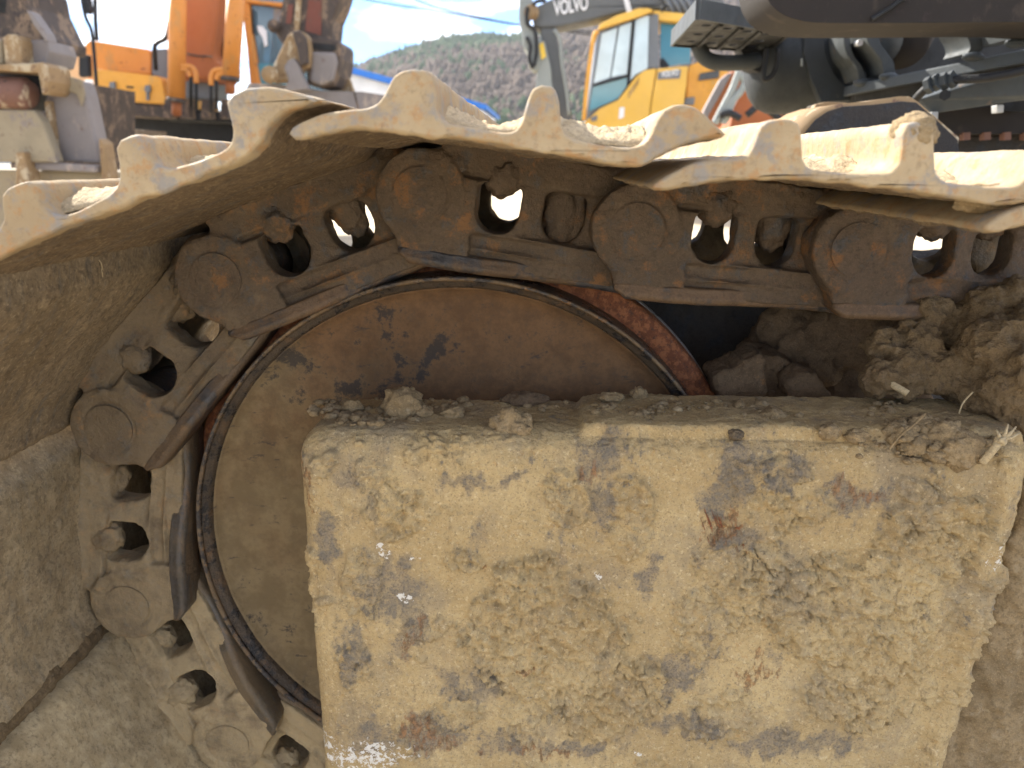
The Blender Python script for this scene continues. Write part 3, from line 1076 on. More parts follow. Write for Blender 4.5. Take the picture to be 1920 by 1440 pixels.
mud_strip(xz(68, 372), xz(222, 330), 0.008, 1.0, YS + 0.012, YE - 0.03, 0.012, M['dry'], shoes[3], UPA)
mud_strip(xz(276, 296), xz(434, 262), 0.006, 2.0, YS + 0.03, YE - 0.03, 0.004, M['dry'], shoes[3], UPA)
mud_strip(xz(815, 190), xz(984, 212), 0.011, 3.0, YS + 0.03, YE - 0.03, 0.010, M['dry'], shoes[2], UPB)
mud_strip(xz(1050, 222), xz(1224, 238), 0.008, 4.0, YS + 0.02, YE - 0.03, 0.008, M['dry'], shoes[2], UPB)
mud_strip(xz(1508, 296), xz(1690, 300), 0.004, 5.0, YS + 0.05, YE - 0.03, 0.004, M['dry'], shoes[1], UPC)
mud_strip(xz(1757, 310), xz(1920, 335), 0.004, 6.0, YS + 0.05, YE - 0.03, 0.004, M['dry'], shoes[1], UPC)
# lump of mud stuck to the corner of a grouser and another hanging below the same shoe
V, F = blob_vf(at(1712, 250, YS + 0.014), 0.0105, 4, 0.20, 2.0, 3.3, (1.1, 1.4, 1.0))
place('mud_lump', mesh('mud_lump', V, F), M['soil'], shoes[1])
V, F = blob_vf(at(1850, 372, YS + 0.02), 0.0085, 4, 0.3, 2.4, 9.3, (2.2, 1.2, 0.9))
place('mud_lump', mesh('mud_lump', V, F), M['soil'], shoes[1])

# ---- idler
CI = np.array([-0.0889, 0.0, -0.3797])


def lathe(prof, n=160):
    V, F = [], []
    m = len(prof)
    for k in range(n):
        an = 2 * math.pi * k / n
        for r, y in prof:
            V.append((CI[0] + r * math.cos(an), y, CI[2] + r * math.sin(an)))
    for k in range(n):
        for j in range(m - 1):
            F.append((k * m + j, ((k + 1) % n) * m + j, ((k + 1) % n) * m + j + 1, k * m + j + 1))
    return V, F


def rough_lathe(name, prof, mat, parent, amp=0.0006, n=200, **props):
    me = mesh(name, *lathe(prof, n))
    bm = bmesh.new()
    bm.from_mesh(me)
    bmesh.ops.remove_doubles(bm, verts=bm.verts, dist=1e-5)
    bmesh.ops.recalc_face_normals(bm, faces=bm.faces)
    bm.to_mesh(me)
    bm.free()
    P = co(me)
    set_co(me, P + nrm(me) * (amp * fbm(P, 30, 4) + amp * fbm(P, 8, 3, 0.5, 3))[:, None])
    return place(name, me, mat, parent, **props)


idl = place('idler_wheel', mesh('idler_wheel', *tube_vf([CI + np.array([0, 0.728, 0]), CI + np.array([0, 0.87, 0])], 0.06, 32)), M['web'], EX, dust=0.5)
rr = np.linspace(0.0, 0.251, 60)
rough_lathe('web', [(r, 0.7385 + 0.0055 * sstep(0.08, 0.22, r)) for r in rr] + [(0.256, 0.7420), (0.2625, 0.7380), (0.2660, 0.732), (0.2668, 0.748), (0.2668, 0.80), (0.1, 0.80), (0.0, 0.80)], M['web'], idl, 0.0018, 320)
wm = bpy.data.objects['web'].data
P = co(wm)
attr(wm, 'tan', sstep(-0.04, 0.24, (CI[0] - P[:, 0]) * 0.9 + (CI[2] + 0.10 - P[:, 2]) * 0.9))
rough_lathe('rim', [(0.2645, 0.745), (0.2645, 0.7345), (0.2660, 0.7300), (0.2680, 0.7275), (0.2710, 0.7258), (0.2730, 0.7225), (0.2745, 0.7196), (0.2762, 0.7205), (0.2768, 0.7235), (0.2770, 0.730), (0.2772, 0.750), (0.2775, 0.7645), (0.27, 0.768), (0.2645, 0.770), (0.2645, 0.745)], M['rim'], idl, 0.0005, 260)
rough_lathe('worn_edge', [(0.2722, 0.7232), (0.2730, 0.7212), (0.2744, 0.7190), (0.2762, 0.7192), (0.2772, 0.7215), (0.2760, 0.7235), (0.2722, 0.7232)], M['wornedge'], idl, 0.0005, 260)
rough_lathe('flange', [(0.255, 0.7665), (0.286, 0.7665), (0.2960, 0.7685), (0.2995, 0.7715), (0.3010, 0.776), (0.3015, 0.800), (0.301, 0.826), (0.297, 0.832), (0.255, 0.834), (0.255, 0.7665)], M['flange'], idl, 0.0003, 260)
rough_lathe('flange_edge', [(0.3005, 0.805), (0.3022, 0.806), (0.3030, 0.816), (0.3022, 0.826), (0.3005, 0.827), (0.3, 0.816), (0.3005, 0.805)], M['edge'], idl, 0.0001, 220)
rough_lathe('rim', [(0.2500, 0.836), (0.2772, 0.838), (0.2770, 0.878), (0.2500, 0.882), (0.2500, 0.836)], M['rim'], idl, 0.0003, 160, dust=0.3)

# ---- track frame: the plate in front of the idler, rounded over the top, thick with mud
YF = 0.600


def offset_loop(L2, d):
    n = len(L2)
    out = []
    area = 0.5 * sum(L2[i][0] * L2[(i + 1) % n][1] - L2[(i + 1) % n][0] * L2[i][1] for i in range(n))
    s = 1 if area > 0 else -1
    for i in range(n):
        a, b, c = map(np.array, (L2[i - 1], L2[i], L2[(i + 1) % n]))
        t = (c - b) / (np.linalg.norm(c - b) + 1e-9) + (b - a) / (np.linalg.norm(b - a) + 1e-9)
        t /= np.linalg.norm(t) + 1e-9
        out.append(b + s * d * np.array([-t[1], t[0]]))
    return out


def loft(L2, slices):
    V, F = [], []
    n = len(L2)
    for y, d in slices:
        V += [(p[0], y, p[1]) for p in offset_loop(L2, d)]
    for j in range(len(slices) - 1):
        F += [(j * n + i, j * n + (i + 1) % n, (j + 1) * n + (i + 1) % n, (j + 1) * n + i) for i in range(n)]
    cap = tessellate_polygon([[Vector((V[i][0], V[i][2], 0)) for i in range(n)]])
    k = (len(slices) - 1) * n
    F += [tuple(c) for c in cap] + [tuple(k + i for i in reversed(c)) for c in cap]
    return V, F


def fx(px, py, Y=YF):
    p = at(px, py, Y)
    return (p[0], p[2])


xl, zt = fx(551, 900)[0], -0.2170
out = [(xl, -0.255)] + [(xl + 0.030 - 0.030 * math.cos(a), zt - 0.030 + 0.030 * math.sin(a)) for a in np.linspace(0.1, math.pi / 2, 10)]
out += [(x, zt) for x in np.linspace(xl + 0.05, 0.37, 40)]
out += [(0.392, zt - 0.002)] + [fx(1926, 905), fx(1908, 980), fx(1868, 1120), fx(1820, 1280), fx(1772, 1440), fx(1760, 1480)]
out += [(0.30, -0.625), (fx(610, 1620)[0], -0.625)] + [(xl + 0.0005, z) for z in np.linspace(-0.61, -0.26, 18)]
out = dense(out, 0.012)
slab = loft(out, [(YF, 0.0255), (YF + 0.0012, 0.0180), (YF + 0.0042, 0.0108), (YF + 0.0095, 0.0052), (YF + 0.017, 0.0014), (YF + 0.026, 0.0), (0.700, 0.0)])
zb = -0.2085
blk = [(fx(1092, 800, 0.612)[0] - 0.012, -0.26), (fx(1075, 800, 0.612)[0], -0.224), (fx(1080, 800, 0.612)[0] + 0.008, zb - 0.003), (fx(1095, 800, .612)[0] + 0.012, zb), (0.385, zb - 0.001), (0.39, -0.26)]
block = loft(dense(blk, 0.01), [(0.6115, 0.0050), (0.6125, 0.0022), (0.615, 0.0006), (0.618, 0.0), (0.700, 0.0)])
fme = voxel([slab, block], 0.0015)
relax(fme, 2)
P, Nn = co(fme), nrm(fme)


def pix(Pw):
    z = Pw @ FWD
    return np.c_[960 + FPX * (Pw @ RGT) / z, 720 + FPX * (Pw @ DWN) / z]


def blobmask(q, shapes, soft, wob):
    """1 inside any of a set of ellipses given on the plate face, with ragged edges"""
    m = np.zeros(len(q))
    for cx, cy, rx, ry, ang in shapes:
        c, s = math.cos(math.radians(ang)), math.sin(math.radians(ang))
        X, Yy = (q[:, 0] - cx), (q[:, 1] - cy)
        d = np.sqrt(((X * c + Yy * s) / rx) ** 2 + ((-X * s + Yy * c) / ry) ** 2) + wob
        m = np.maximum(m, 1 - sstep(1 - soft, 1 + soft, d))
    return m


# plate coordinates in millimetres from its upper left corner
q = np.c_[(P[:, 0] - xl) * 1000, (zt - P[:, 2]) * 1000]


def mm(px, py):
    p = at(px, py, YF)
    return ((p[0] - xl) * 1000, (zt - p[2]) * 1000)


def ell(px, py, rx, ry, ang=0):
    x, y = mm(px, py)
    k = 1000 * YF / FPX * 1.03
    return (x, y, rx * k, ry * k, ang)


q = q + 16 * np.c_[fbm(P, 17, 4, 0.6, 91), fbm(P, 17, 4, 0.6, 97)]
q2 = q + np.c_[9 * fbm(P, 60, 4, 0.65, 101), 26 * fbm(P * (2.2, 1, 0.6), 34, 4, 0.6, 107)]
facing = sstep(0.2, 0.8, -Nn[:, 1])
wob = 0.55 * fbm(P, 32, 5, 0.6, 2.0) + 0.25 * fbm(P, 110, 3, 0.6, 5)
thick = blobmask(q, [ell(1010, 1190, 150, 165, 10), ell(1150, 1300, 110, 110), ell(1560, 1130, 160, 110, -12), ell(1640, 1260, 130, 130), ell(1745, 1010, 110, 95), ell(1440, 1090, 70, 80), ell(1700, 1080, 95, 62, -18)], 0.03, wob)
cakes = np.maximum(0.8 * sstep(0.17, 0.20, fbm(P, 11, 6, 0.62, 51)), 1.0 * blobmask(q, [ell(605, 865, 34, 22, -40), ell(780, 845, 26, 18), ell(870, 1050, 38, 26), ell(955, 812, 32, 26), ell(660, 1245, 40, 60), ell(1180, 965, 40, 90), ell(1310, 1170, 60, 70), ell(1500, 950, 60, 30), ell(1060, 940, 40, 60), ell(740, 960, 60, 50), ell(680, 1090, 40, 70), ell(850, 1340, 60, 40), ell(1350, 1340, 80, 60)], 0.07, wob * 1.1))
film = sstep(-0.10, 0.06, fbm(P, 20, 6, 0.62, 8) + 0.25 * fbm(P, 75, 4, 0.6, 1))
rx0, ry0 = mm(1885, 950)
rx1, ry1 = mm(1745, 1460)
tt = np.clip((q[:, 1] - ry0) / (ry1 - ry0), -0.4, 1.2)
dline = q[:, 0] - (rx0 + (rx1 - rx0) * tt) + 5 * fbm(P, 30, 3, 0.5, 4)
rib = np.exp(-(dline / 12.0) ** 4) * sstep(ry0 - 90, ry0 - 20, q[:, 1])
hollow = sstep(-42, -16, dline) * (1 - sstep(-12, -4, dline)) * sstep(ry0 + 30, ry0 + 80, q[:, 1])
smoothpatch = blobmask(q, [ell(1735, 1290, 58, 165, 12)], 0.15, wob * 0.5)
thick = thick * (1 - smoothpatch)
lump = 0.7 * fbm(P, 48, 4, 0.6, 16) + 0.75 * fbm(P, 105, 4, 0.74, 6) + 0.35 * np.abs(fbm(P, 60, 3, 0.6, 3)) - 1.1 * np.clip(ridged(P, 46, 3, 12) - 0.42, 0, 1)
cn_ = fbm(P, 26, 4, 0.6, 61)
crack = np.exp(-(cn_ / 0.028) ** 2) * sstep(-0.05, 0.15, fbm(P, 14, 3, 0.5, 71))
pit = sstep(0.30, 0.45, fbm(P, 120, 3, 0.6, 81))
h = 0.0006 * fbm(P, 150, 3) + 0.0010 * fbm(P, 40, 4, 0.6, 2) + 0.0016 * fbm(P, 13, 3, 0.5, 21)
h += facing * (thick * (0.0075 + 0.0100 * lump - 0.0060 * crack - 0.003 * pit + 0.0022 * fbm(P, 25, 3, 0.5, 1)) + (1 - thick) * cakes * (0.0042 + 0.0075 * lump - 0.0040 * crack))
h += facing * film * (1 - thick) * (1 - smoothpatch) * (0.0012 + 0.0020 * lump - 0.0012 * pit)
h += facing * (rib * (0.0085 + 0.002 * fbm(P, 30, 4)) - hollow * 0.003)
topm = sstep(0.3, 0.8, Nn[:, 2])
h += topm * (0.0022 * np.abs(fbm(P, 70, 4, 0.65, 4)) + 0.0035 * np.clip(fbm(P, 30, 4, 0.6, 8), 0, 1))
set_co(fme, P + Nn * h[:, None])
w2 = 0.75 * fbm(P, 55, 5, 0.66, 14) + 0.3 * fbm(P, 16, 3, 0.5, 2)
bare = blobmask(q2, [ell(1120, 870, 46, 40), ell(1125, 950, 28, 62), ell(1390, 890, 56, 46), ell(1340, 930, 30, 50), ell(730, 1100, 58, 85, 15), ell(765, 1180, 30, 66, 15), ell(880, 1285, 62, 34, 10), ell(820, 1370, 70, 52), ell(940, 1390, 50, 30), ell(1240, 1270, 58, 44), ell(1280, 1355, 90, 28), ell(1080, 1395, 130, 20), ell(1600, 935, 70, 30), ell(1470, 880, 60, 30), ell(660, 1240, 34, 60, 20), ell(610, 1010, 26, 60), ell(870, 905, 60, 22), ell(960, 900, 36, 16), ell(640, 880, 24, 20), ell(1380, 1010, 60, 36), ell(1650, 1170, 26, 22), ell(1210, 1080, 20, 50), ell(700, 1380, 60, 40), ell(1500, 1400, 150, 26), ell(1420, 1020, 50, 20), ell(1830, 1270, 36, 14, -20), ell(1850, 1160, 24, 14)], 0.55, w2 * 1.6)
bare = np.clip(bare * 0.9 + 0.60 * sstep(0.12, 0.34, fbm(P * (1.3, 1, 0.55), 34, 6, 0.68, 33)), 0, 1) * (1 - thick * 0.85)
rusty = blobmask(q2, [ell(1350, 990, 44, 46, -25), ell(1410, 1265, 40, 28), ell(1600, 930, 60, 26), ell(905, 1062, 14, 10), ell(985, 1255, 26, 12), ell(770, 1180, 14, 60, 14), ell(560, 900, 10, 120), ell(1110, 890, 14, 20), ell(790, 1360, 46, 30), ell(820, 1390, 60, 24), ell(1000, 1400, 110, 14), ell(1790, 1400, 30, 30), ell(1840, 1270, 30, 10)], 0.4, w2 * 1.5)
white = blobmask(q, [ell(650, 1412, 90, 34, 10), ell(730, 1405, 90, 22, 6), ell(720, 1026, 11, 15), ell(748, 1130, 16, 8), ell(785, 1038, 14, 6), ell(1862, 1040, 10, 34, 5), ell(1848, 1160, 7, 26, 8), ell(1185, 1420, 9, 8), ell(1120, 1070, 8, 8)], 0.5, w2 * 1.2)
attr(fme, 'mud', np.clip(facing * (thick + 0.8 * cakes + smoothpatch) + topm, 0, 1))
attr(fme, 'bare', bare * (1 - smoothpatch))
attr(fme, 'rust', rusty)
attr(fme, 'white', white)
tf = place('track_frame', fme, M['frame'], EX)
V, F = [], []
for k in range(16):
    x0, y0_ = 1312 + k * 5.4 + random.uniform(-3, 3), 958 + k * 1.2 + random.uniform(-8, 12)
    ln = random.uniform(30, 72)
    a_, b_ = at(x0, y0_, YF - 0.0016), at(x0 + ln * 0.36, y0_ + ln, YF - 0.0016)
    w_ = random.uniform(0.0003, 0.0007)
    v, f = tube_vf([a_, (a_ + b_) / 2 + np.array([0, 0.0004, 0]), b_], [w_ * 0.3, w_, w_ * 0.3], 5)
    n0 = len(V)
    V += v
    F += [tuple(i + n0 for i in q_) for q_ in f]
place('scratches', mesh('scratches', V, F), M['flange'], tf, kind='stuff')

# ---- what stands behind the plate: the dark inner beam and recoil housing
bx = box_vf((0.0, 0.930, -0.70), (1.3, 0.985, -0.105))
bme = voxel([bx], 0.008)
P = co(bme)
set_co(bme, P + nrm(bme) * (0.014 * fbm(P, 9, 5, 0.6) + 0.012 * np.clip(fbm(P, 18, 4, 0.6, 3), 0, 1))[:, None])
place('inner_beam', bme, M['dark'], tf)
hs = prism_vf([at(1478, 640, 0.80), at(1560, 628, 0.80), at(1700, 640, 0.80), at(1760, 760, 0.80), at(1600, 790, 0.80), at(1500, 700, 0.80)], (0, 0.11, 0))
hme = voxel([hs], 0.005)
relax(hme, 4)
P = co(hme)
set_co(hme, P + nrm(hme) * (0.006 * fbm(P, 24, 5, 0.6) + 0.003 * fbm(P, 70, 3))[:, None])
place('recoil_housing', hme, M['soil_dark'], tf)

# ---- mud packed against the frame on the right
parts = []
r2 = np.random.default_rng(11)


def pile(pts, sub=3, rough=0.22):
    out = []
    for k, (px, py, Y, r) in enumerate(pts):
        out.append(blob_vf(at(px, py, Y), r, sub, rough, 2.0, k * 1.3 + px * 0.01, (1, 0.85, 1)))
    return out


pts = [(1660, 650, 0.700, .020), (1690, 690, 0.685, .024), (1720, 640, 0.70, .022), (1740, 590, 0.715, .020), (1760, 700, 0.685, .022), (1650, 710, 0.675, .019), (1700, 730, 0.68, .014),
       (1850, 600, 0.71, .032), (1900, 580, 0.71, .030), (1820, 640, 0.71, .028), (1880, 660, 0.67, .036), (1930, 640, 0.68, .036), (1830, 710, 0.685, .032), (1900, 730, 0.65, .032), (1940, 700, 0.64, .030), (1920, 790, 0.640, .022), (1790, 610, .74, .03), (1880, 680, .70, .04),
       (1960, 800, 0.66, .045), (1850, 740, 0.665, .025), (1980, 740, 0.66, .05)]
pm_ = voxel(pile(pts), 0.0022)
P = co(pm_)
set_co(pm_, P + nrm(pm_) * (-0.0075 * np.clip(ridged(P, 34, 3, 1) - 0.35, 0, 1) + 0.0065 * fbm(P, 46, 5, 0.7, 2) + 0.0028 * fbm(P, 150, 3, 0.7, 4))[:, None])
place('packed_soil', pm_, M['soil_mid'], None, kind='stuff')
hp2 = voxel(pile([(1470, 610, 0.84, .030), (1510, 640, 0.82, .030), (1440, 650, 0.86, .028), (1560, 620, 0.82, .034), (1600, 600, 0.80, .030), (1400, 700, 0.85, .030), (1620, 650, 0.79, .03), (1540, 690, 0.80, .024), (1350, 730, 0.86, .03), (1650, 590, .78, .03)]), 0.0032)
P = co(hp2)
set_co(hp2, P + nrm(hp2) * (0.007 * fbm(P, 34, 5, 0.66, 3) - 0.006 * np.clip(ridged(P, 30, 3, 6) - 0.35, 0, 1))[:, None])
place('packed_soil', hp2, M['soil_dark'], None, kind='stuff')
# lower right: the muddy side beyond the plate
side = prism_vf([at(1930, 905, 0.650), at(2090, 820, 0.650), at(2120, 1600, 0.650), at(1640, 1640, 0.650), at(1740, 1440, 0.650), at(1850, 1180, 0.650)], (0, 0.06, 0))
sme = voxel([side], 0.003)
relax(sme, 6)
P = co(sme)
set_co(sme, P + nrm(sme) * (0.012 * fbm(P, 20, 4, 0.6) + 0.0065 * ridged(P, 48, 4, 2) + 0.003 * fbm(P, 120, 3))[:, None])
place('side_plate', sme, M['soil'], tf)

# ------------------------------------------------------------------ clods, stones, straw on the frame


def set_thing(o, label, cat, group=None):
    o['label'] = label
    o['category'] = cat
    if group:
        o['group'] = group
    return o


def clod(px, py, Y, r, seed, label, mat='soil', squash=(1.15, 0.9, 0.85), name='mud_clod', cat='mud clod'):
    c = at(px, py, Y)
    if Y > 0.645 and px < 1070 and px > 560:
        c[2] = max(c[2], zt + 0.5 * r)
    V, F = blob_vf(c, r, 4, 0.30, 1.7, seed, squash)
    P = np.array(V)
    d = (P - c) / np.linalg.norm(P - c, axis=1)[:, None]
    P = P + d * (r * 0.16 * ridged(P, 0.9 / r, 3, seed) + r * 0.10 * fbm(P, 3 / r, 3, 0.6, seed))[:, None]
    o = place(name, mesh(name, P, F), M[mat], None)
    return set_thing(o, label, cat, 'clods of mud on the track frame' if cat == 'mud clod' else None)


clod(757, 785, 0.655, .0155, 1.1, 'largest mud clod on the left half of the frame top, in front of the idler', squash=(1.1, .9, 1.0))
clod(777, 792, 0.640, .0065, 2.4, 'small round clod touching the foot of the largest left clod')
clod(795, 792, 0.650, .0062, 3.1, 'pea sized pale clod just right of the largest left clod')
clod(850, 790, 0.650, .0072, 4.6, 'flat clod alone midway along the left part of the frame top', squash=(1.4, .9, .7))
clod(985, 765, 0.688, .0105, 5.2, 'dark ragged clod at the back edge of the frame top, overhanging the idler', 'soil_dark', (1.8, .9, .6))
clod(958, 800, 0.622, .0125, 6.7, 'broken pale clod slumped over the front edge near the middle', squash=(1.3, .8, 1.1))
clod(980, 806, 0.616, .006, 7.3, 'small smooth lump on the right flank of the broken pale clod')
clod(665, 797, 0.66, .0075, 8.8, 'low crumbly clod near the left rounded corner of the frame')
clod(700, 812, 0.645, .0065, 9.9, 'cracked flake of mud between the left corner and the largest left clod', squash=(1.5, .9, .6))
clod(1197, 738, 0.690, .0065, 10.4, 'little upright clod on the back edge of the raised block')
clod(1145, 745, 0.672, .0075, 11.6, 'flattened clod on the left end of the raised block', squash=(1.5, 1, .6))
clod(1450, 780, 0.640, .0075, 12.2, 'small clod alone on the front edge of the raised block', squash=(1.4, .9, .8))
clod(1690, 815, 0.612, .0115, 13.9, 'clod at the left of the cluster below the dry twig')
clod(1736, 808, 0.618, .0135, 14.2, 'darker rounded clod at the top of the right hand cluster', 'soil')
clod(1765, 815, 0.612, .0130, 15.7, 'pale clod in the middle of the right hand cluster', squash=(1.2, .9, .9))
clod(1800, 842, 0.603, .0145, 16.3, 'lowest and largest clod of the right hand cluster', squash=(1, .9, 1.05))
clod(1752, 845, 0.605, .0110, 17.1, 'clod at the bottom of the right hand cluster, left of the lowest one')
clod(1712, 835, 0.605, .0095, 18.5, 'low clod below the left end of the right hand cluster')
clod(1605, 818, 0.608, .0070, 19.2, 'small pale clod left of the right hand cluster')
clod(1555, 810, 0.610, .0075, 20.2, 'small brown clod midway along the front of the raised block')
clod(1380, 815, 0.609, .0050, 21.5, 'whitish pebble on the left of the raised block front', 'rock', name='pebble', cat='pebble')
clod(342, 530, 0.735, .0125, 22.5, 'round grey clod wedged between the shoe and the link boss', 'rock', (.8, 1, 1.2))
clod(352, 462, 0.80, .013, 23.5, 'dry clod in the gap above the bent link, left of its boss', 'dry', (1.0, 1, .9))
# crumbs too many to count
V, F = [], []
drift = [(random.uniform(590, 1080), random.uniform(0.632, 0.692), zt) for _ in range(9)] + [(random.uniform(1100, 1690), random.uniform(0.622, 0.692), zb) for _ in range(8)]
for k in range(640):
    if k < 470:
        cx_, cy_, cz_ = drift[int(random.random() ** 1.5 * len(drift))]
        px, Y, z = random.gauss(cx_, 26), min(0.697, max(0.62, random.gauss(cy_, 0.009))), cz_ + 0.001
        if cz_ == zt and px > 1070 or cz_ == zb and px < 1100 or px < 585:
            continue
    else:
        px, Y = random.gauss(1745, 55), random.uniform(0.596, 0.612)
        z = zt - random.uniform(-0.004, 0.016)
    x = at(px, 780, Y)[0]
    r = 0.0009 + 0.0042 * random.random() ** 3
    v, f = blob_vf((x, Y, z), r, 2, 0.3, 1.8, k * 0.77, (1.2, 1, .8))
    n0 = len(V)
    V += v
    F += [tuple(i + n0 for i in q_) for q_ in f]
place('soil_crumbs', mesh('soil_crumbs', V, F), M['soil'], None, kind='stuff')


def slab_rock(px, Y, depth, label, seed, name='rock'):
    vf = pp(px, Y, depth)
    me = voxel([vf], 0.0028)
    relax(me, 2)
    P = co(me)
    set_co(me, P + nrm(me) * (0.006 * fbm(P, 34, 5, 0.65, seed) + 0.003 * ridged(P, 80, 3, seed))[:, None])
    return set_thing(place(name, me, M['soil_dark'], None), label, 'rock', 'stones fallen behind the frame')


slab_rock([(1338, 706), (1430, 668), (1434, 690), (1440, 745), (1350, 745)], 0.745, 0.05, 'flat dark slab of stone lying tilted just right of the idler', 1.0)
slab_rock([(1400, 690), (1420, 664), (1470, 672), (1510, 705), (1520, 745), (1420, 745)], 0.775, 0.06, 'larger broken stone behind the flat slab', 2.0)
slab_rock([(1476, 718), (1500, 698), (1530, 705), (1560, 745), (1480, 748)], 0.74, 0.04, 'small angular stone at the right end of the fallen stones', 3.0)


def stalk(name, pts, r, label, cat, mat='straw'):
    o = place(name, mesh(name, *tube_vf(curve(pts, 7), r, 7)), M[mat], None)
    return set_thing(o, label, cat)


st = stalk('straw_stalk', [at(1842, 866, 0.592), at(1858, 848, 0.588), at(1872, 830, 0.586)], 0.0032, 'split pale straw stalk with a frayed top at the right corner of the frame', 'straw')
V, F = blob_vf(at(1876, 826, 0.586), 0.0042, 3, 0.4, 2.0, 3.0)
place('node', mesh('node', V, F), M['straw'], st)
for k, (x, y) in enumerate([(1905, 800), (1890, 795), (1912, 812), (1868, 806)]):
    place('frayed_strand', mesh('frayed_strand', *tube_vf([at(1876, 825, 0.586), at((x + 1876) / 2 + 2, (y + 825) / 2 + 2, 0.585), at(x, y, 0.588)], [0.0016, 0.0014, 0.0007], 6)), M['straw'], st)
stalk('dry_twig', [at(1664, 716, 0.668), at(1680, 725, 0.662), at(1694, 733, 0.658), at(1702, 738, 0.656)], 0.0032, 'short dry yellow twig poking out of the packed soil', 'twig')
stalk('grass_blade', [at(1798, 775, 0.635), at(1806, 755, 0.634), at(1824, 735, 0.638)], 0.0007, 'thin pale grass blade standing beside the packed soil', 'grass blade')
stalk('dead_rootlet', [at(1668, 842, 0.598), at(1690, 815, 0.596), at(1715, 795, 0.598), at(1735, 775, 0.602)], 0.0009, 'thin brown rootlet arching over the cluster of clods', 'rootlet', 'soil')
stalk('fibre_loop', [at(176, 512, 0.62), at(172, 495, 0.618), at(180, 486, 0.616), at(189, 492, 0.616), at(191, 505, 0.617), at(186, 512, 0.617), at(178, 507, 0.616), at(190, 508, 0.617), at(192, 520, 0.618), at(188, 530, 0.62)], 0.0005, 'tiny loop of pale fibre stuck under the left shoe', 'fibre')
for k, (pts_, lab) in enumerate([([at(427, 1425, 0.655), at(372, 1411, 0.66)], None)]):
    pass

# ------------------------------------------------------------------ foreground excavator: upper structure
# seen from below and to the right: belly, drum, beams, brackets, step
bl = curve([at(x, y, 1.42) for x, y in [(1440, -160), (1428, -60), (1432, -20), (1444, 6), (1466, 26), (1500, 38), (1550, 43), (1700, 43), (1900, 41), (2200, 38), (2220, -120)]], 6)
obj('belly_plate', prism_vf(bl, (0, 0.16, 0)), M['brownpaint'], EX, False, 0.028, 4)
obj('belly_seam', tube_vf([at(1634, 36, 1.414), at(1668, 16, 1.414), at(1700, -8, 1.414)], 0.004, 6), M['black'], EX)


def drum():
    c0, c1 = at(1402, 118, 2.15), at(1600, 128, 2.15)
    ax = (c1 - c0) * np.array([1, 0.0, 0])
    ax = ax / np.linalg.norm(ax)
    R = 0.125
    prof = [(0.0, 0.02), (0.004, 0.06), (0.016, 0.09), (0.035, 0.112), (0.06, 0.123), (0.10, R), (0.30, R)]
    V, F = [], []
    n = 48
    for s, r in prof:
        for k in range(n):
            an = 2 * math.pi * k / n
            V.append(c0 + ax * s + np.array([0, math.cos(an) * r, math.sin(an) * r]))
    m = len(prof)
    for j in range(m - 1):
        for k in range(n):
            F.append((j * n + k, j * n + (k + 1) % n, (j + 1) * n + (k + 1) % n, (j + 1) * n + k))
    F.append(tuple(range(n))[::-1])
    F.append(tuple((m - 1) * n + k for k in range(n)))
    return V, F


dr = place('drum', mesh('drum', *drum()), M['tank'], EX)
obj('collar', pp([(1508, 60), (1546, 60), (1550, 100), (1566, 140), (1594, 170), (1600, 188), (1540, 192), (1520, 150), (1506, 100)], 2.02, 0.03), M['tank'], dr, False, 0.004)
obj('scuff', pp([(1502, 110), (1505, 109), (1505, 124), (1502, 124)], 2.015, 0.004), M['palegrey'], dr)
# dark body behind the brackets
obj('swing_body', pp([(1560, 40), (2200, 40), (2200, 170), (1700, 200), (1560, 190)], 2.35, 0.5), M['black'], EX)
obj('swing_motor', tube_vf([at(1688, 60, 2.15), at(1690, 90, 2.1)], [0.085, 0.06], 24), M['brownpaint'], EX, True)
sm_ = obj('round_cover', tube_vf([at(1624, 62, 2.05), at(1640, 84, 1.98), at(1644, 92, 1.97)], [0.075, 0.062, 0.03], 24), M['bracket'], EX, True)
obj('bolt', tube_vf([at(1606, 82, 1.93), at(1613, 80, 1.90)], 0.007, 8), M['chrome'], sm_)
# upper beam: a flange running towards the camera on the right
b0, b1 = at(1600, 158, 1.95), at(2080, 60, 1.50)
dn = np.array([0, 0, -1.0])
bmv = prism_vf([b0, b1, b1 + dn * 0.026, b0 + dn * 0.022], (0.01, 0.16, 0.0))
ub = obj('upper_beam', bmv, M['greybeam'], EX, False, 0.003)
obj('web', prism_vf([b0 + np.array([0.02, 0.04, -0.02]), b1 + np.array([0.02, 0.04, -0.02]), b1 + np.array([0.02, 0.04, -0.13]), b0 + np.array([0.03, 0.04, -0.05])], (0, 0.03, 0)), M['black'], ub)
for pts in ([(1588, 60), (1589, 85), (1596, 106), (1610, 124), (1618, 150)], [(1634, 60), (1640, 82), (1652, 98), (1664, 116), (1668, 138)], [(1818, 56), (1828, 72), (1832, 88), (1826, 100)], [(1905, 56), (1907, 74)]):
    Yb = 1.93 - (pts[0][0] - 1588) * 0.0011
    cen = curve([at(x, y, Yb) for x, y in pts], 5)
    w = np.array([0.0075 if pts[0][0] < 1620 else 0.013, 0, 0])
    loop = [c - w for c in cen] + [c + w for c in reversed(cen)]
    br = obj('bracket', prism_vf(loop, (0, 0.10, 0)), M['bracket'], EX, False, 0.002)
    foot = cen[-1]
    obj('weld', blob_vf(foot + np.array([0, 0.0, -0.006]), 0.015, 2, 0.2, 2, 1, (1.5, 0.7, 0.6)), M['greybeam'], br, True)
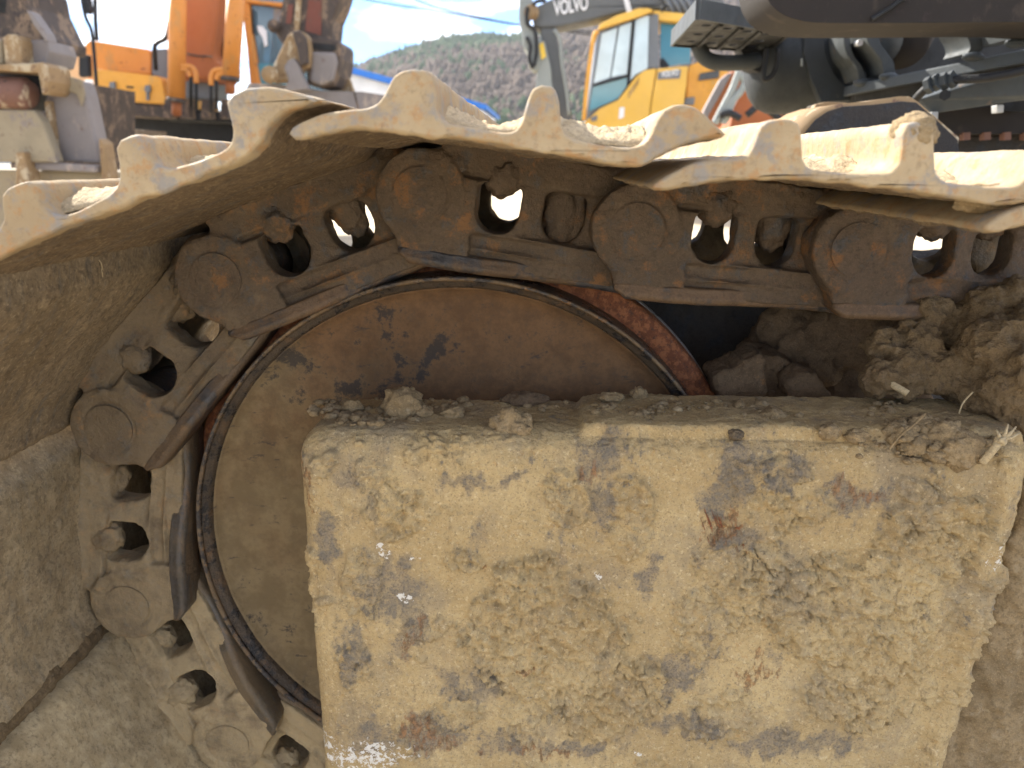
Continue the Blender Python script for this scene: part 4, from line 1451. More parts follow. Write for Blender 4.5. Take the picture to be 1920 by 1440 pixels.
# lower beam with a hose clamp
lb = obj('lower_beam', prism_vf([at(1722, 186, 1.62), at(1860, 138, 1.55), at(2050, 96, 1.45), at(2080, 172, 1.45), at(1920, 187, 1.53), at(1748, 213, 1.62)], (0.0, 0.05, 0)), M['greybeam'], EX, False, 0.003)
obj('hose', tube_vf(curve([at(1714, 190, 1.58), at(1728, 174, 1.56), at(1748, 160, 1.545), at(1790, 150, 1.53), at(1840, 147, 1.51), at(1900, 137, 1.48), at(2000, 112, 1.43)], 6), 0.0075, 10), M['rubber'], lb, True)
for x, y, w in ((1742, 160, 5), (1757, 154, 4), (1770, 152, 6), (1785, 149, 5)):
    obj('hose_fitting', tube_vf([at(x - w, y + 2, 1.537), at(x + w, y - 2, 1.53)], 0.0155, 6), M['bracket'], lb)
obj('clamp_bolt', tube_vf([at(1772, 178, 1.56), at(1772, 178, 1.52)], 0.010, 6), M['black'], lb)
for x, y in ((1753, 218), (1876, 205)):
    obj('nut', pp([(x - 7, y - 8), (x + 7, y - 9), (x + 6, y + 6), (x - 7, y + 7)], 1.60, 0.02), M['chrome'], lb, False, 0.002)
rg = obj('slew_ring', pp([(1740, 212), (2080, 176), (2080, 250), (1770, 252)], 1.68, 0.4), M['brownpaint'], EX)
for x in range(1770, 2060, 38):
    obj('ring_bolt', pp([(x, 248), (x + 12, 247), (x + 12, 262), (x, 263)], 1.67, 0.02), M['rustpin'], rg)
obj('lower_frame', pp([(1760, 258), (2100, 250), (2100, 330), (1760, 330)], 1.75, 0.4), M['dark'], EX)
# the muddy arched arm of the lower frame just beyond the track
ar = [(1500, 272), (1512, 246), (1530, 224), (1552, 209), (1580, 200), (1640, 196), (1690, 190), (1718, 192), (1758, 226), (1796, 262), (1800, 300), (1500, 300)]
arch = obj('frame_arm', pp(ar, 1.30, 0.03), M['dark'], EX, False, 0.002)
tp = [(1494, 262), (1505, 240), (1524, 219), (1548, 204), (1578, 194), (1640, 189), (1688, 180), (1706, 180), (1722, 190), (1800, 258)]
tv = [at(x, y, 1.30) for x, y in tp]
V = [p + np.array([0, 0.003, 0]) for p in tv] + [p + np.array([-0.02, 0.14, 0.0]) for p in tv] + [p + np.array([0, 0.003, -0.022]) for p in tv] + [p + np.array([-0.02, 0.14, -0.022]) for p in tv]
n = len(tp)
F = [(i, i + 1, n + i + 1, n + i) for i in range(n - 1)] + [(2 * n + i, 3 * n + i, 3 * n + i + 1, 2 * n + i + 1) for i in range(n - 1)]
F += [(i, 2 * n + i, 2 * n + i + 1, i + 1) for i in range(n - 1)] + [(n + i, n + i + 1, 3 * n + i + 1, 3 * n + i) for i in range(n - 1)]
obj('mud_crust', (V, F), M['ochre'], arch, True)
obj('boss', pp([(1526, 214), (1528, 196), (1552, 190), (1590, 192), (1592, 210)], 1.47, 0.05), M['ochre'], arch, False, 0.004)
# step plate with drain holes, hand rail, tie-down loop
sz = 0.272
sa, sb, sc_, sd = atz(1262, 84, sz), atz(1309, 33, sz), atz(1478, 62, sz), atz(1436, 96, sz)
zup = np.array([0, 0, 0.032])


def plate_with_holes():
    """underside sheet with holes cut as slots between strips"""
    u0, u1 = sb - sa, sd - sa
    out = []
    rows = [0.0, 0.16, 0.24, 0.46, 0.54, 0.78, 0.86, 1.0]
    return u0, u1, rows


u0, u1 = sb - sa, sd - sa
HU, HV_ = [0.20, 0.50, 0.82], [0.14, 0.36, 0.58, 0.80]
loop = [sa, sb, sc_, sd]


def lerp2(s, t):
    return (sa * (1 - s) + sb * s) * (1 - t) + (sd * (1 - s) + sc_ * s) * t


holes = []
for s in HU:
    for t in HV_:
        c = lerp2(s, t)
        holes.append([(c[0] + 0.0115 * math.cos(k * math.pi / 5), c[1] + 0.0115 * math.sin(k * math.pi / 5)) for k in range(10)])
loops = [[(p[0], p[1]) for p in loop]] + holes
flat = [p for lp in loops for p in lp]
tris = tessellate_polygon([[Vector((p[0], p[1], 0)) for p in lp] for lp in loops])
n = len(flat)
V = [(p[0], p[1], sz) for p in flat] + [(p[0], p[1], sz + 0.006) for p in flat]
F = [tuple(t) for t in tris] + [tuple(i + n for i in reversed(t)) for t in tris]
k = 0
for lp in loops:
    m = len(lp)
    F += [(k + i, k + (i + 1) % m, n + k + (i + 1) % m, n + k + i) for i in range(m)]
    k += m
stp = obj('step_plate', (V, F), M['black'], EX)
for p, q_, mt in ((sa, sb, 'bracket'), (sb, sc_, 'bracket'), (sc_, sd, 'black'), (sd, sa, 'black')):
    inn = (sa + sb + sc_ + sd) / 4
    d = np.cross(q_ - p, (0, 0, 1.0))
    d = d / np.linalg.norm(d) * 0.006
    obj('rim', prism_vf([p + np.array([0, 0, -0.004]), q_ + np.array([0, 0, -0.004]), q_ + zup, p + zup], d), M[mt], stp)
for t in (0.25, 0.47, 0.69):
    p, q_ = lerp2(0.03, t), lerp2(0.97, t)
    obj('rib', tube_vf([p - np.array([0, 0, 0.003]), q_ - np.array([0, 0, 0.003])], 0.005, 6), M['black'], stp)
obj('tie_down_loop', tube_vf(curve([at(1308, 84, 2.05), at(1318, 104, 2.05), at(1338, 116, 2.05), at(1372, 118, 2.05), at(1404, 116, 2.05), at(1420, 112, 2.06)], 6), 0.0185, 14), M['bracket'], EX, True)
obj('step_bracket', pp([(1386, 86), (1450, 60), (1474, 66), (1460, 92), (1424, 136), (1404, 128)], 2.06, 0.07), M['black'], EX, False, 0.003)
obj('step_gusset', pp([(1421, 86), (1462, 62), (1470, 72), (1428, 92)], 2.03, 0.03), M['bracket'], EX, False, 0.002)
obj('grab_handle', tube_vf(curve([at(1438, 88, 2.0), at(1434, 120, 2.0), at(1432, 148, 2.0), at(1446, 143, 2.0), at(1455, 125, 2.0), at(1458, 92, 2.0)], 5), 0.006, 8), M['black'], EX, True)

# ------------------------------------------------------------------ orange excavator
OX = thing('orange_excavator', (at(300, 300, 8.6)[0], 8.6, GZ), 'orange excavator facing the camera on the left, its arm and bucket lowered at its right', 'excavator')
Y0 = 8.0
obj('engine_cover', pp([(158, 84), (166, 76), (182, 77), (278, 92), (283, 98), (283, 141), (162, 132)], Y0 + .25, 1.6), M['orange'], OX, False, 0.03)
tb = obj('tool_box', pp([(172, 131), (178, 129), (296, 143), (303, 150), (312, 196), (178, 186)], Y0, 1.3), M['amber'], OX, False, 0.03)
for x, y in ((210, 160), (276, 166)):
    lt = obj('latch', pp([(x - 5, y - 6), (x + 4, y - 7), (x + 6, y + 4), (x, y + 10), (x - 6, y + 4)], Y0 - 0.03, 0.03), M['cabgrey'], tb, False, 0.006)
    obj('strap', pp([(x - 2, y + 8), (x + 3, y + 8), (x + 3, y + 22), (x - 2, y + 22)], Y0 - 0.02, 0.02), M['cabgrey'], tb)
obj('handle_recess', pp([(236, 161), (250, 162), (250, 166), (237, 165)], Y0 - 0.006, 0.004), M['rubber'], tb)
obj('counterweight', pp([(124, 118), (130, 104), (144, 96), (160, 92), (166, 150), (166, 186), (148, 178), (130, 146)], Y0 + 0.7, 1.8), M['peach'], OX, False, 0.05, 3)  # paler orange: sunlight from the left put into the paint colour
obj('side_panel', pp([(156, 150), (176, 150), (186, 208), (168, 214)], Y0 + 0.3, 0.3), M['white'], OX, False, 0.02)
obj('skirt', pp([(178, 186), (312, 196), (312, 222), (178, 214)], Y0 + 0.04, 1.5), M['rusty'], OX, False, 0.02)
obj('lower_body', pp([(240, 218), (500, 212), (520, 290), (262, 262)], Y0 + 0.6, 1.6), M['rubber'], OX)
obj('swing_plate', pp([(306, 205), (470, 210), (470, 232), (306, 226)], Y0 + 0.2, 1.0), M['black'], OX, False, 0.02)
obj('boom', pp([(330, -30), (412, -30), (409, 20), (403, 70), (398, 104), (408, 116), (408, 140), (396, 150), (330, 148), (312, 128), (312, 98), (322, 84)], Y0 - 0.2, 0.6), M['redorange'], OX, False, 0.04, 3)
obj('boom_base', pp([(338, 138), (398, 140), (398, 186), (338, 184)], Y0 + 0.1, 0.4), M['cabgrey'], OX, False, 0.02)
obj('weld_crack', tube_vf([at(345, 100, Y0 - .205), at(370, 105, Y0 - .205), at(398, 106, Y0 - .205)], 0.01, 5), M['rusty'], OX)
for (x0, x1, yb) in ((332, 331, 190), (443, 432, 150)):
    cy = obj('boom_cylinder', tube_vf([at(x0 + 1, -30, Y0 - 0.5), at(x1, yb, Y0 - 0.5)], 0.078, 20), M['orange'], OX, True)
    obj('gland', tube_vf([at(x1, yb - 6, Y0 - 0.5), at(x1, yb + 2, Y0 - 0.5)], 0.086, 20), M['rusty'], cy, True)
    obj('rod_eye', tube_vf([at(x1, yb, Y0 - 0.5), at(x1, yb + 24, Y0 - 0.45)], 0.044, 14), M['redorange'], cy, True)
for pts in ([(340, 124), (358, 126), (367, 136), (368, 156), (368, 205)], [(340, 130), (352, 132), (358, 144), (358, 200)], [(420, 130), (402, 133), (396, 144), (396, 160), (396, 210)], [(420, 138), (410, 140), (406, 150), (406, 205)]):
    hp = obj('hydraulic_pipe', tube_vf(curve([at(x, y, Y0 - 0.55) for x, y in pts[:-1]], 5), 0.024, 10), M['orange'], OX, True)
    obj('hose', tube_vf([at(*pts[-2], Y0 - 0.55), at(*pts[-1], Y0 - 0.4)], 0.017, 8), M['rubber'], hp, True)
obj('hose', tube_vf(curve([at(404, 30, Y0), at(414, 50, Y0), at(419, 80, Y0), at(420, 110, Y0)], 5), 0.017, 8), M['rubber'], OX, True)
obj('hose', tube_vf(curve([at(318, 40, Y0 - .1), at(312, 70, Y0 - .1), at(296, 80, Y0), at(290, 90, Y0), at(292, 130, Y0 + .1)], 5), 0.022, 8), M['rubber'], OX, True)
obj('machinery', pp([(284, 92), (312, 90), (322, 140), (330, 205), (312, 205), (300, 146), (284, 142)], Y0 + 0.25, 0.5), M['cabgrey'], OX, False, 0.02)
for x in (314, 346, 384, 420):
    obj('lug', pp([(x - 6, 186), (x + 6, 186), (x + 9, 222), (x - 9, 222)], Y0 - 0.2, 0.15), M['rusty'], OX, False, 0.01)
cab = obj('cab', pp([(452, -40), (560, -40), (546, 170), (480, 178), (466, 60)], Y0 + 0.1, 1.3), M['glass'], OX)
obj('pillar', pp([(447, -30), (463, -30), (472, 60), (486, 150), (492, 172), (470, 182), (462, 90)], Y0 + 0.04, 0.14), M['orange'], cab, False, 0.02)
obj('roof', pp([(448, -4), (545, 6), (545, 14), (462, 5)], Y0 + 0.02, 0.4), M['orange'], cab, False, 0.015)
obj('wiper', tube_vf([at(474, 18, Y0 + .06), at(476, 64, Y0 + .06)], 0.012, 6), M['rubber'], cab)
obj('sun_shade', pp([(482, 48), (492, 49), (499, 58), (501, 84), (496, 88), (492, 70), (484, 58)], Y0 + 0.07, 0.02), M['white'], cab)
obj('lower_pane', pp([(479, 118), (548, 122), (546, 165), (484, 168)], Y0 + 0.07, 0.02), M['tealglass'], cab)
obj('cylinder_rod', tube_vf([at(451, 60, Y0 - .2), at(446, 102, Y0 - .2)], 0.022, 10), M['white'], OX, True)
mr = obj('mirror', pp([(150, 100), (165, 103), (167, 143), (150, 145), (147, 140), (147, 104)], 7.2, 0.06), M['rubber'], OX, False, 0.012)
obj('mirror_arm', tube_vf(curve([at(152, -10, 7.2), at(160, 30, 7.2), at(172, 60, 7.2), at(178, 120, 7.2), at(182, 165, 7.2), at(192, 190, 7.3)], 5), 0.016, 8), M['rubber'], mr, True)
mr2 = obj('mirror', pp([(150, -20), (164, -18), (169, 20), (166, 26), (156, 24)], 7.2, 0.06), M['rubber'], OX, False, 0.012)
obj('hand_rail', tube_vf([at(178, -20, 7.9), at(179, 40, 7.9), at(182, 76, 7.95)], 0.02, 8), M['rubber'], OX)
tk = place('crawler_track', mesh('crawler_track', *pp([(176, 262), (250, 262), (250, 440), (176, 440)], 7.3, 0.5)), M['rusty'], OX)
for k in range(9):
    y = 240 + k * 15.5
    obj('track_shoe', pp([(170, y), (252, y + 2), (252, y + 13), (170, y + 11)], 7.2, 0.62), M['planktrack'], tk, False, 0.01)
for x0, x1, m_ in ((172, 208, 'peach'), (210, 232, 'tealglass'), (234, 262, 'white')):
    pass
# arm, coupler and bucket of the orange excavator, nearer to the camera
YA = 5.6
arm = obj('arm', pp([(536, -40), (650, -40), (636, 8), (624, 36), (620, 76), (596, 92), (530, 84), (516, 64), (524, 30)], YA, 0.30), M['rusty'], OX, False, 0.02)
obj('panel', pp([(578, 0), (603, 0), (602, 66), (572, 58)], YA - 0.006, 0.004), M['redbrown'], arm)
obj('panel', pp([(540, 8), (550, 8), (546, 44), (536, 44)], YA - 0.006, 0.004), M['redbrown'], arm)
obj('wear_strip', pp([(556, -20), (566, -20), (560, 62), (551, 60)], YA - 0.018, 0.02), M['ochre'], arm)
obj('pin_boss', tube_vf([at(513, 49, YA - 0.05), at(513, 49, YA + 0.32)], 0.042, 18), M['rusty'], arm, True)
cp = obj('quick_coupler', pp([(538, 66), (552, 56), (566, 58), (578, 72), (582, 100), (580, 126), (560, 132), (548, 152), (505, 154), (512, 122), (524, 96)], YA - 0.18, 0.14), M['ochre'], OX, False, 0.02, 3)
obj('ear', pp([(546, 58), (560, 56), (572, 70), (576, 118), (562, 124), (556, 90)], YA - 0.24, 0.06), M['rusty'], cp, False, 0.012)
obj('hook_block', pp([(574, 88), (586, 72), (600, 70), (634, 76), (639, 84), (639, 110), (633, 142), (624, 160), (600, 164), (576, 158)], YA - 0.10, 0.36), M['rusty'], cp, False, 0.03, 3)
obj('hook_face', pp([(584, 96), (628, 98), (632, 118), (624, 152), (600, 160), (580, 152)], YA - 0.13, 0.05), M['bucket'], cp, False, 0.02, 2)
obj('slot', pp([(580, 80), (628, 84), (630, 95), (582, 92)], YA - 0.105, 0.004), M['black'], cp)
obj('pin', tube_vf([at(506, 140, YA - 0.3), at(506, 140, YA + 0.3)], 0.055, 18), M['ochre'], cp, True)
bk = obj('bucket', pp([(466, 156), (520, 158), (552, 160), (600, 170), (680, 172), (720, 178), (760, 190), (790, 330), (450, 330), (455, 180)], YA - 0.05, 0.75), M['bucket'], OX, False, 0.03)
obj('bucket_ear', pp([(532, 126), (540, 112), (552, 110), (560, 120), (566, 142), (580, 168), (530, 172), (540, 150)], YA - 0.22, 0.07), M['bucket'], bk, False, 0.012)
obj('bucket_ear', pp([(622, 120), (640, 122), (652, 140), (664, 174), (626, 176)], YA + 0.18, 0.07), M['ochre'], bk, False, 0.012)
obj('seam', tube_vf([at(664, 173, YA - .052), at(672, 205, YA - .052), at(676, 240, YA - .052)], 0.006, 5), M['rusty'], bk)

# far strip of coloured banners under the orange excavator
bn = obj('banner', pp([(150, 226), (212, 230), (212, 241), (150, 238)], 17.0, 0.03), M['peach'], None)
set_thing(bn, 'faint orange and yellow banner strip seen low under the orange excavator', 'banner')
bn = obj('banner', pp([(214, 230), (270, 235), (270, 246), (214, 242)], 17.0, 0.03), M['white'], None)
set_thing(bn, 'faint white and green banner strip beside the orange one', 'banner')

# ------------------------------------------------------------------ muddy grey attachment at the left edge
GX = thing('bucket_attachment', (at(80, 300, 3.4)[0], 3.4, GZ), 'mud smeared grey bucket with coupler and pin at the far left edge', 'bucket')
Yg = 3.3
obj('arm', pp([(-60, -30), (44, -30), (52, 10), (76, 58), (86, 72), (84, 92), (-60, 66)], Yg + 0.05, 0.3), M['rusty'], GX, False, 0.012)
obj('arm_hole', tube_vf([at(2, 6, Yg + 0.04), at(2, 6, Yg + 0.06)], 0.036, 18), M['black'], GX)
obj('edge_strip', pp([(48, 18), (58, 22), (86, 62), (92, 78), (84, 76), (62, 46)], Yg - 0.02, 0.06), M['bucket'], GX, False, 0.006)
obj('linkage', pp([(36, 76), (84, 74), (92, 96), (86, 120), (70, 124), (40, 122)], Yg + 0.03, 0.2), M['bucket'], GX, False, 0.012)
obj('coupler_arm', pp([(4, 70), (14, 64), (28, 64), (36, 74), (40, 116), (44, 124), (10, 124)], Yg - 0.05, 0.12), M['ochre'], GX, False, 0.014, 3)
obj('coupler_arm', pp([(-50, 66), (2, 72), (6, 120), (-50, 124)], Yg - 0.03, 0.12), M['mudbucket'], GX, False, 0.014, 3)
obj('coupler_yoke', pp([(-50, 122), (60, 118), (78, 116), (88, 124), (92, 152), (86, 172), (78, 178), (74, 152), (70, 136), (-50, 130)], Yg - 0.08, 0.16), M['ochre'], GX, False, 0.012, 3)
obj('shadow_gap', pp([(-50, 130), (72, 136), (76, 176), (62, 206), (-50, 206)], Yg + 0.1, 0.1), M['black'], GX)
obj('coupler_pin', tube_vf([at(-60, 172, Yg), at(50, 176, Yg), at(60, 178, Yg)], [0.064, 0.064, 0.05], 24), M['rustpin'], GX, True)
bs = obj('side_plate', pp([(-50, 204), (62, 206), (78, 228), (98, 280), (106, 304), (-50, 304)], Yg - 0.02, 0.06), M['mudbucket'], GX, False, 0.008)
bs2 = obj('back_plate', pp([(92, 152), (108, 146), (152, 152), (160, 176), (176, 250), (188, 306), (104, 302), (92, 240), (82, 196)], Yg + 0.08, 0.10), M['bucket'], GX, False, 0.012)
obj('mud_smear', pp([(94, 146), (118, 140), (154, 150), (158, 176), (152, 200), (144, 176), (108, 164), (92, 168)], Yg + 0.066, 0.014), M['mudbucket'], bs2, False, 0.004)
obj('stiffener', pp([(82, 190), (90, 188), (100, 260), (104, 300), (96, 300)], Yg + 0.04, 0.06), M['ochre'], GX, False, 0.006)
obj('cross_bar', pp([(56, 302), (178, 310), (180, 324), (56, 318)], Yg, 0.08), M['bucket'], GX, False, 0.008)
obj('tooth_block', pp([(28, 286), (44, 284), (52, 330), (60, 380), (30, 380)], Yg - 0.06, 0.08), M['ochre'], GX, False, 0.008)
obj('tooth_block', pp([(184, 258), (194, 270), (204, 330), (206, 380), (192, 380), (188, 310)], Yg + 0.02, 0.08), M['ochre'], GX, False, 0.008)
obj('lower_shell', pp([(-60, 316), (210, 322), (216, 440), (-60, 440)], Yg + 0.06, 0.4), M['mudbucket'], GX, False, 0.012)
CX = thing('guarded_cab', (at(90, 300, 6.0)[0], 6.0, GZ), 'blue tinted cab window behind a wire guard, just right of the muddy coupler', 'excavator cab')
obj('window', pp([(40, -40), (82, -40), (122, 150), (60, 150)], 6.0, 0.04), M['glass'], CX)
obj('cab_body', pp([(20, 150), (124, 150), (128, 400), (20, 400)], 6.0, 1.0), M['rusty'], CX)
obj('guard_frame', tube_vf([at(84, -30, 5.9), at(99, 60, 5.9), at(116, 146, 5.9)], 0.016, 8), M['rubber'], CX)
for k in range(16):
    y = -20 + k * 11
    x0, x1 = 60 + 0.1 * y, 88 + (y) * 0.185
    obj('guard_wire', tube_vf([at(x0, y, 5.92), at(x1, y + 2, 5.92)], 0.005, 5), M['palegrey'], CX)
for k in range(5):
    obj('guard_wire', tube_vf([at(64 + k * 5, -20, 5.925), at(86 + k * 7, 145, 5.925)], 0.004, 5), M['palegrey'], CX)

# ------------------------------------------------------------------ yellow and grey excavator
VX = thing('yellow_excavator', (at(1220, 300, 13.6)[0], 13.6, GZ), 'yellow excavator with a glazed cab and a lettered grey boom, right of the wooded hill', 'excavator')
Yv = 13.0


def z4(pts):
    return [(960 + x * 0.2292, y * 0.2292) for x, y in pts]


obj('cab_shell', pp(z4([(716, 240), (1040, 130), (1200, 110), (1205, 560), (1080, 570), (1010, 620), (950, 700), (870, 812), (720, 890), (612, 990), (640, 800)]), Yv + 0.06, 1.5), M['cabgrey'], VX, False, 0.03)
gl = obj('front_glass', pp(z4([(734, 275), (862, 225), (800, 636), (668, 684)]), Yv + 0.02, 0.03), M['paleglass'], VX)
obj('front_glass', pp(z4([(880, 218), (978, 182), (940, 606), (812, 632)]), Yv + 0.02, 0.03), M['paleglass'], VX)
obj('lower_glass', pp(z4([(660, 712), (944, 634), (936, 705), (868, 806), (632, 908)]), Yv + 0.02, 0.03), M['tealglass'], VX)
obj('rear_glass', pp(z4([(1012, 165), (1120, 125), (1108, 560), (1010, 610), (968, 660)]), Yv + 0.02, 0.03), M['paleglass'], VX)
obj('side_glass', pp(z4([(1215, 185), (1460, 200), (1460, 520), (1215, 550)]), Yv + 0.3, 0.05), M['tealglass'], VX)
obj('seat', pp(z4([(1210, 500), (1235, 470), (1258, 500), (1285, 530), (1285, 552), (1210, 552)]), Yv + 0.27, 0.02), M['rubber'], VX)
obj('door_frame', pp(z4([(985, 170), (1006, 160), (960, 690), (940, 700)]), Yv - 0.01, 0.05), M['rubber'], VX, False, 0.01)
obj('window_bar', pp(z4([(662, 690), (945, 612), (944, 632), (660, 710)]), Yv - 0.01, 0.04), M['rubber'], VX)
obj('cab_roof', pp(z4([(708, 238), (716, 200), (860, 125), (1040, 66), (1120, 66), (1160, 84), (1100, 112), (1040, 135), (900, 180), (730, 236)]), Yv - 0.08, 1.7), M['yellow'], VX, False, 0.03)
obj('roof_edge', pp(z4([(1160, 80), (1500, 120), (1500, 190), (1210, 168), (1170, 140)]), Yv + 0.1, 1.3), M['yellow'], VX, False, 0.03)
obj('rail', tube_vf(curve([at(*p, Yv - 0.15) for p in z4([(705, 262), (670, 300), (620, 640), (588, 985)])], 5), 0.032, 8), M['amber'], VX, True)
dp = obj('door_panel', pp(z4([(604, 990), (720, 886), (870, 816), (955, 705), (1015, 625), (1085, 572), (1180, 560), (1128, 900), (1110, 1250), (590, 1250)]), Yv - 0.02, 1.5), M['yellow'], VX, False, 0.02)
for k in range(5):
    x, y = 962 + k * 18, 740 - k * 26
    obj('louvre', pp(z4([(x, y), (x + 7, y - 6), (x - 4, y + 62), (x - 12, y + 66)]), Yv - 0.03, 0.012), M['ochre'], dp)
obj('side_panel', pp(z4([(1188, 562), (1440, 538), (1428, 700), (1405, 850), (1400, 1250), (1112, 1250), (1136, 880)]), Yv - 0.02, 1.4), M['yellow'], VX, False, 0.02)
obj('rear_panel', pp(z4([(1444, 538), (1560, 492), (1700, 556), (1900, 640), (1980, 1250), (1404, 1250), (1432, 700)]), Yv + 0.35, 1.2), M['amber'], VX, False, 0.02)  # deeper yellow stands in for shade on the right-facing panel
gr = obj('grille', pp(z4([(1540, 600), (1700, 570), (1690, 640), (1525, 660)]), Yv + 0.33, 0.015), M['rubber'], VX)
for k in range(5):
    y = 606 + k * 11
    obj('slat', pp(z4([(1536 - k * 3, y), (1696, y - 22), (1696, y - 17), (1535 - k * 3, y + 5)]), Yv + 0.31, 0.02), M['cabgrey'], gr)
bd = obj('badge', pp(z4([(1196, 592), (1384, 568), (1372, 640), (1190, 650)]), Yv - 0.04, 0.02), M['cabgrey'], VX)
obj('lamp', pp(z4([(1420, 800), (1500, 790), (1490, 860), (1400, 860)]), Yv + 0.3, 0.06), M['cabgrey'], VX, False, 0.02)
obj('headlamp', pp(z4([(640, 960), (700, 940), (695, 985), (650, 995)]), Yv - 0.06, 0.05), M['cabgrey'], VX, False, 0.02)
obj('notice', pp(z4([(880, 880), (920, 876), (915, 960), (872, 975)]), Yv - 0.035, 0.012), M['white'], VX)


def lettering(name, body, p0, p1, height, Y, mat, parent, shear=0.0, y_off=0.0):
    """flat raised letters from p0 to p1 (pixels of the baseline)"""
    cu = bpy.data.curves.new(name, 'FONT')
    cu.body = body
    cu.extrude = 0.012
    cu.offset = 0.018
    cu.shear = shear
    o = bpy.data.objects.new('tmp', cu)
    COL.objects.link(o)
    dg = bpy.context.evaluated_depsgraph_get()
    dg.update()
    me = bpy.data.meshes.new_from_object(o.evaluated_get(dg))
    bpy.data.objects.remove(o)
    P = co(me)
    a, b = at(*p0, Y), at(*p1, Y)
    w = P[:, 0].max() - P[:, 0].min()
    hgt = P[:, 1].max() - P[:, 1].min()
    ux = (b - a) / w
    hz = height / hgt * np.array([-0.08, 0, 1.0])
    W = a + (P[:, :1] - P[:, 0].min()) * ux + (P[:, 1:2] - P[:, 1].min()) * hz
    W[:, 1] += -P[:, 2] * 0.8
    me.vertices.foreach_set('co', W.ravel())
    me.update()
    return place(name, me, mat, parent)


lettering('lettering', 'VOLVO', (1240, 145.5), (1272, 140.5), 0.088, Yv - 0.045, M['white'], bd)
boom = obj('boom', pp(z4([(180, 60), (320, -10), (900, -150), (1700, -120), (1750, 40), (1560, 110), (1100, 60), (880, 100), (700, 150), (420, 212), (240, 226), (170, 200)]), Yv + 0.5, 0.7), M['volvogrey'], VX, False, 0.04)
lettering('lettering', 'VOLVO', (1039, 30), (1103, 18), 0.215, Yv + 0.485, M['white'], boom)
obj('stripe', pp(z4([(905, -40), (945, -40), (985, 100), (940, 104)]), Yv + 0.48, 0.015), M['white'], boom)
for k in range(4):
    x = 1260 + k * 55
    obj('hose', tube_vf([at(*p, Yv + 0.4) for p in z4([(x - 40, -60), (x + 30, 40), (x + 60, 110)])], 0.04, 8), M['cabgrey'], boom, True)
am = obj('arm', pp(z4([(236, 222), (352, 228), (372, 330), (420, 560), (470, 800), (500, 1000), (380, 1000), (300, 700), (250, 480)]), Yv + 0.55, 0.5), M['volvogrey'], VX, False, 0.03)
obj('arm_face', pp(z4([(238, 330), (270, 340), (320, 560), (330, 690), (380, 900), (360, 1000), (180, 1000), (205, 560), (238, 480)]), Yv + 0.45, 0.1), M['palegrey'], am, False, 0.02)
obj('cylinder_hose', tube_vf(curve([at(*p, Yv + 0.4) for p in z4([(345, 240), (395, 330), (405, 480), (450, 760), (470, 940)])], 5), 0.03, 8), M['palegrey'], am, True)
kn = obj('knuckle', pp(z4([(60, -60), (140, -60), (180, 20), (150, 100), (140, 180), (190, 270), (240, 340), (250, 430), (220, 570), (180, 585), (130, 530), (130, 440), (90, 380), (80, 280), (52, 150)]), Yv + 0.42, 0.45), M['palegrey'], VX, False, 0.03)
obj('knuckle_pin', tube_vf([at(*z4([(160, 100)])[0], Yv + 0.38), at(*z4([(160, 100)])[0], Yv + 1.1)], 0.12, 18), M['ochre'], kn, True)
for pts in ([(130, 60), (120, 130), (130, 200), (190, 260), (200, 420), (180, 540)], [(175, 40), (210, 10), (280, 6)], [(120, 300), (150, 380), (140, 480), (170, 560)]):
    obj('hose', tube_vf(curve([at(*p, Yv + 0.36) for p in z4(pts)], 5), 0.03, 8), M['rubber'], kn, True)
obj('sticker', pp(z4([(222, 364), (256, 345), (278, 462), (242, 490)]), Yv + 0.40, 0.012), M['yellowtag'], kn)
obj('roof_ring', tube_vf(curve([at(*p, Yv) for p in z4([(1230, 100), (1228, 60), (1250, 45), (1278, 60), (1270, 95)])], 5), 0.018, 6), M['rubber'], VX, True)
obj('undercarriage', pp(z4([(560, 1250), (1980, 1250), (1990, 1500), (540, 1500)]), Yv + 0.2, 1.5), M['rubber'], VX)

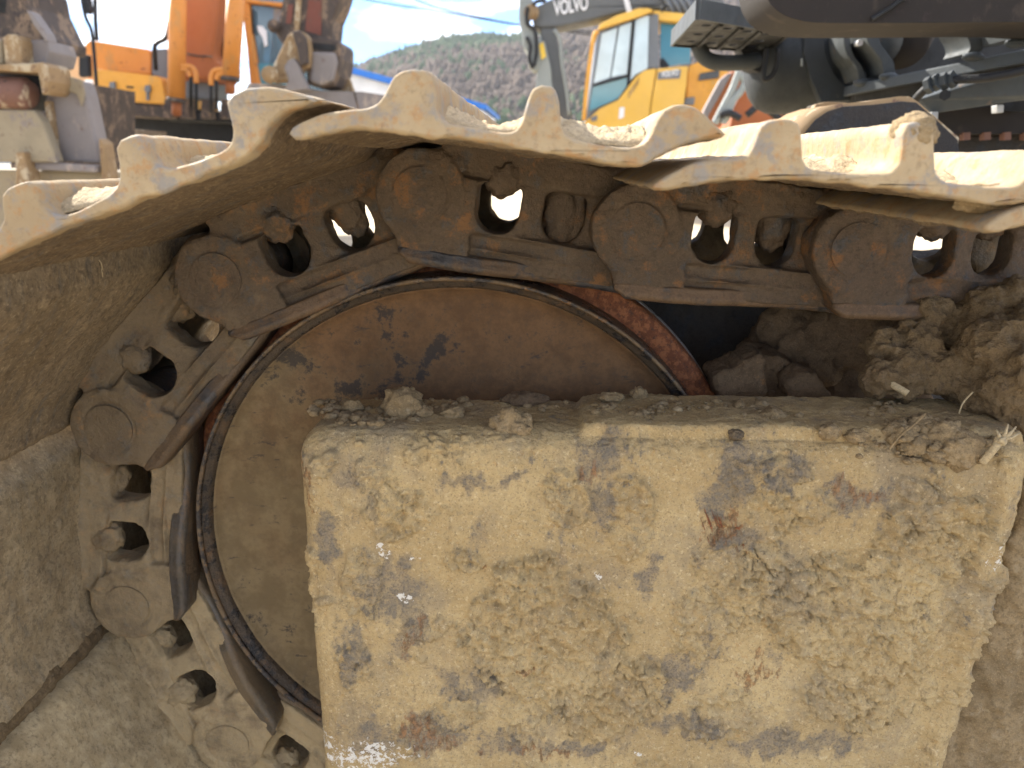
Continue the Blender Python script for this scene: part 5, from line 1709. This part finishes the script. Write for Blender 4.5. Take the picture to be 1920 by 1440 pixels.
# ------------------------------------------------------------------ rusty loader arm between the two
RX = thing('rusty_arm', (at(1400, 300, 6.5)[0], 6.5, GZ), 'rust streaked orange digger arm with grey hoses, below the black drum', 'digger arm')
Yr = 6.5
obj('arm', pp([(1312, 240), (1330, 200), (1360, 146), (1374, 132), (1392, 134), (1394, 150), (1372, 190), (1352, 240)], Yr, 0.3), M['redorange'], RX, False, 0.02, 3)
obj('arm_face', pp([(1306, 240), (1324, 198), (1350, 150), (1364, 138), (1374, 136), (1352, 176), (1330, 214), (1322, 240)], Yr - 0.04, 0.06), M['bucket'], RX, False, 0.01)
obj('body', pp([(1368, 240), (1376, 200), (1398, 160), (1424, 176), (1450, 190), (1490, 200), (1540, 206), (1600, 210), (1600, 260), (1368, 260)], Yr + 0.3, 0.8), M['redorange'], RX, False, 0.03)
for pts in ([(1386, 134), (1380, 150), (1372, 170), (1352, 208), (1340, 232)], [(1398, 150), (1388, 172), (1366, 198), (1356, 232)], [(1390, 140), (1396, 160), (1376, 186), (1360, 226)]):
    obj('hose', tube_vf(curve([at(x, y, Yr - 0.15) for x, y in pts], 5), 0.028, 8), M['palegrey'], RX, True)
for pts in ([(1400, 216), (1426, 196), (1440, 206), (1466, 226)], [(1458, 200), (1476, 214), (1496, 232)], [(1350, 216), (1368, 212), (1388, 222)]):
    obj('hose', tube_vf(curve([at(x, y, Yr - 0.2) for x, y in pts], 5), 0.026, 8), M['rubber'], RX, True)

# ------------------------------------------------------------------ haze over the far hills
hv, hf = box_vf((-1300, -40, GZ - 6), (1300, 720, 130))
hz = mesh('haze', hv, hf, False)
bm = bmesh.new()
bm.from_mesh(hz)
bmesh.ops.recalc_face_normals(bm, faces=bm.faces)
bm.to_mesh(hz)
bm.free()
hmz = bpy.data.materials.new('haze_air')
hmz.use_nodes = True
ht = hmz.node_tree
ht.nodes.clear()
ho, hp_ = ht.nodes.new('ShaderNodeOutputMaterial'), ht.nodes.new('ShaderNodeVolumePrincipled')
hp_.inputs['Color'].default_value = (0.80, 0.87, 0.97, 1)
hp_.inputs['Density'].default_value = 0.00028
hp_.inputs['Anisotropy'].default_value = 0.2
ht.links.new(hp_.outputs['Volume'], ho.inputs['Volume'])
place('haze', hz, hmz, None, kind='stuff')
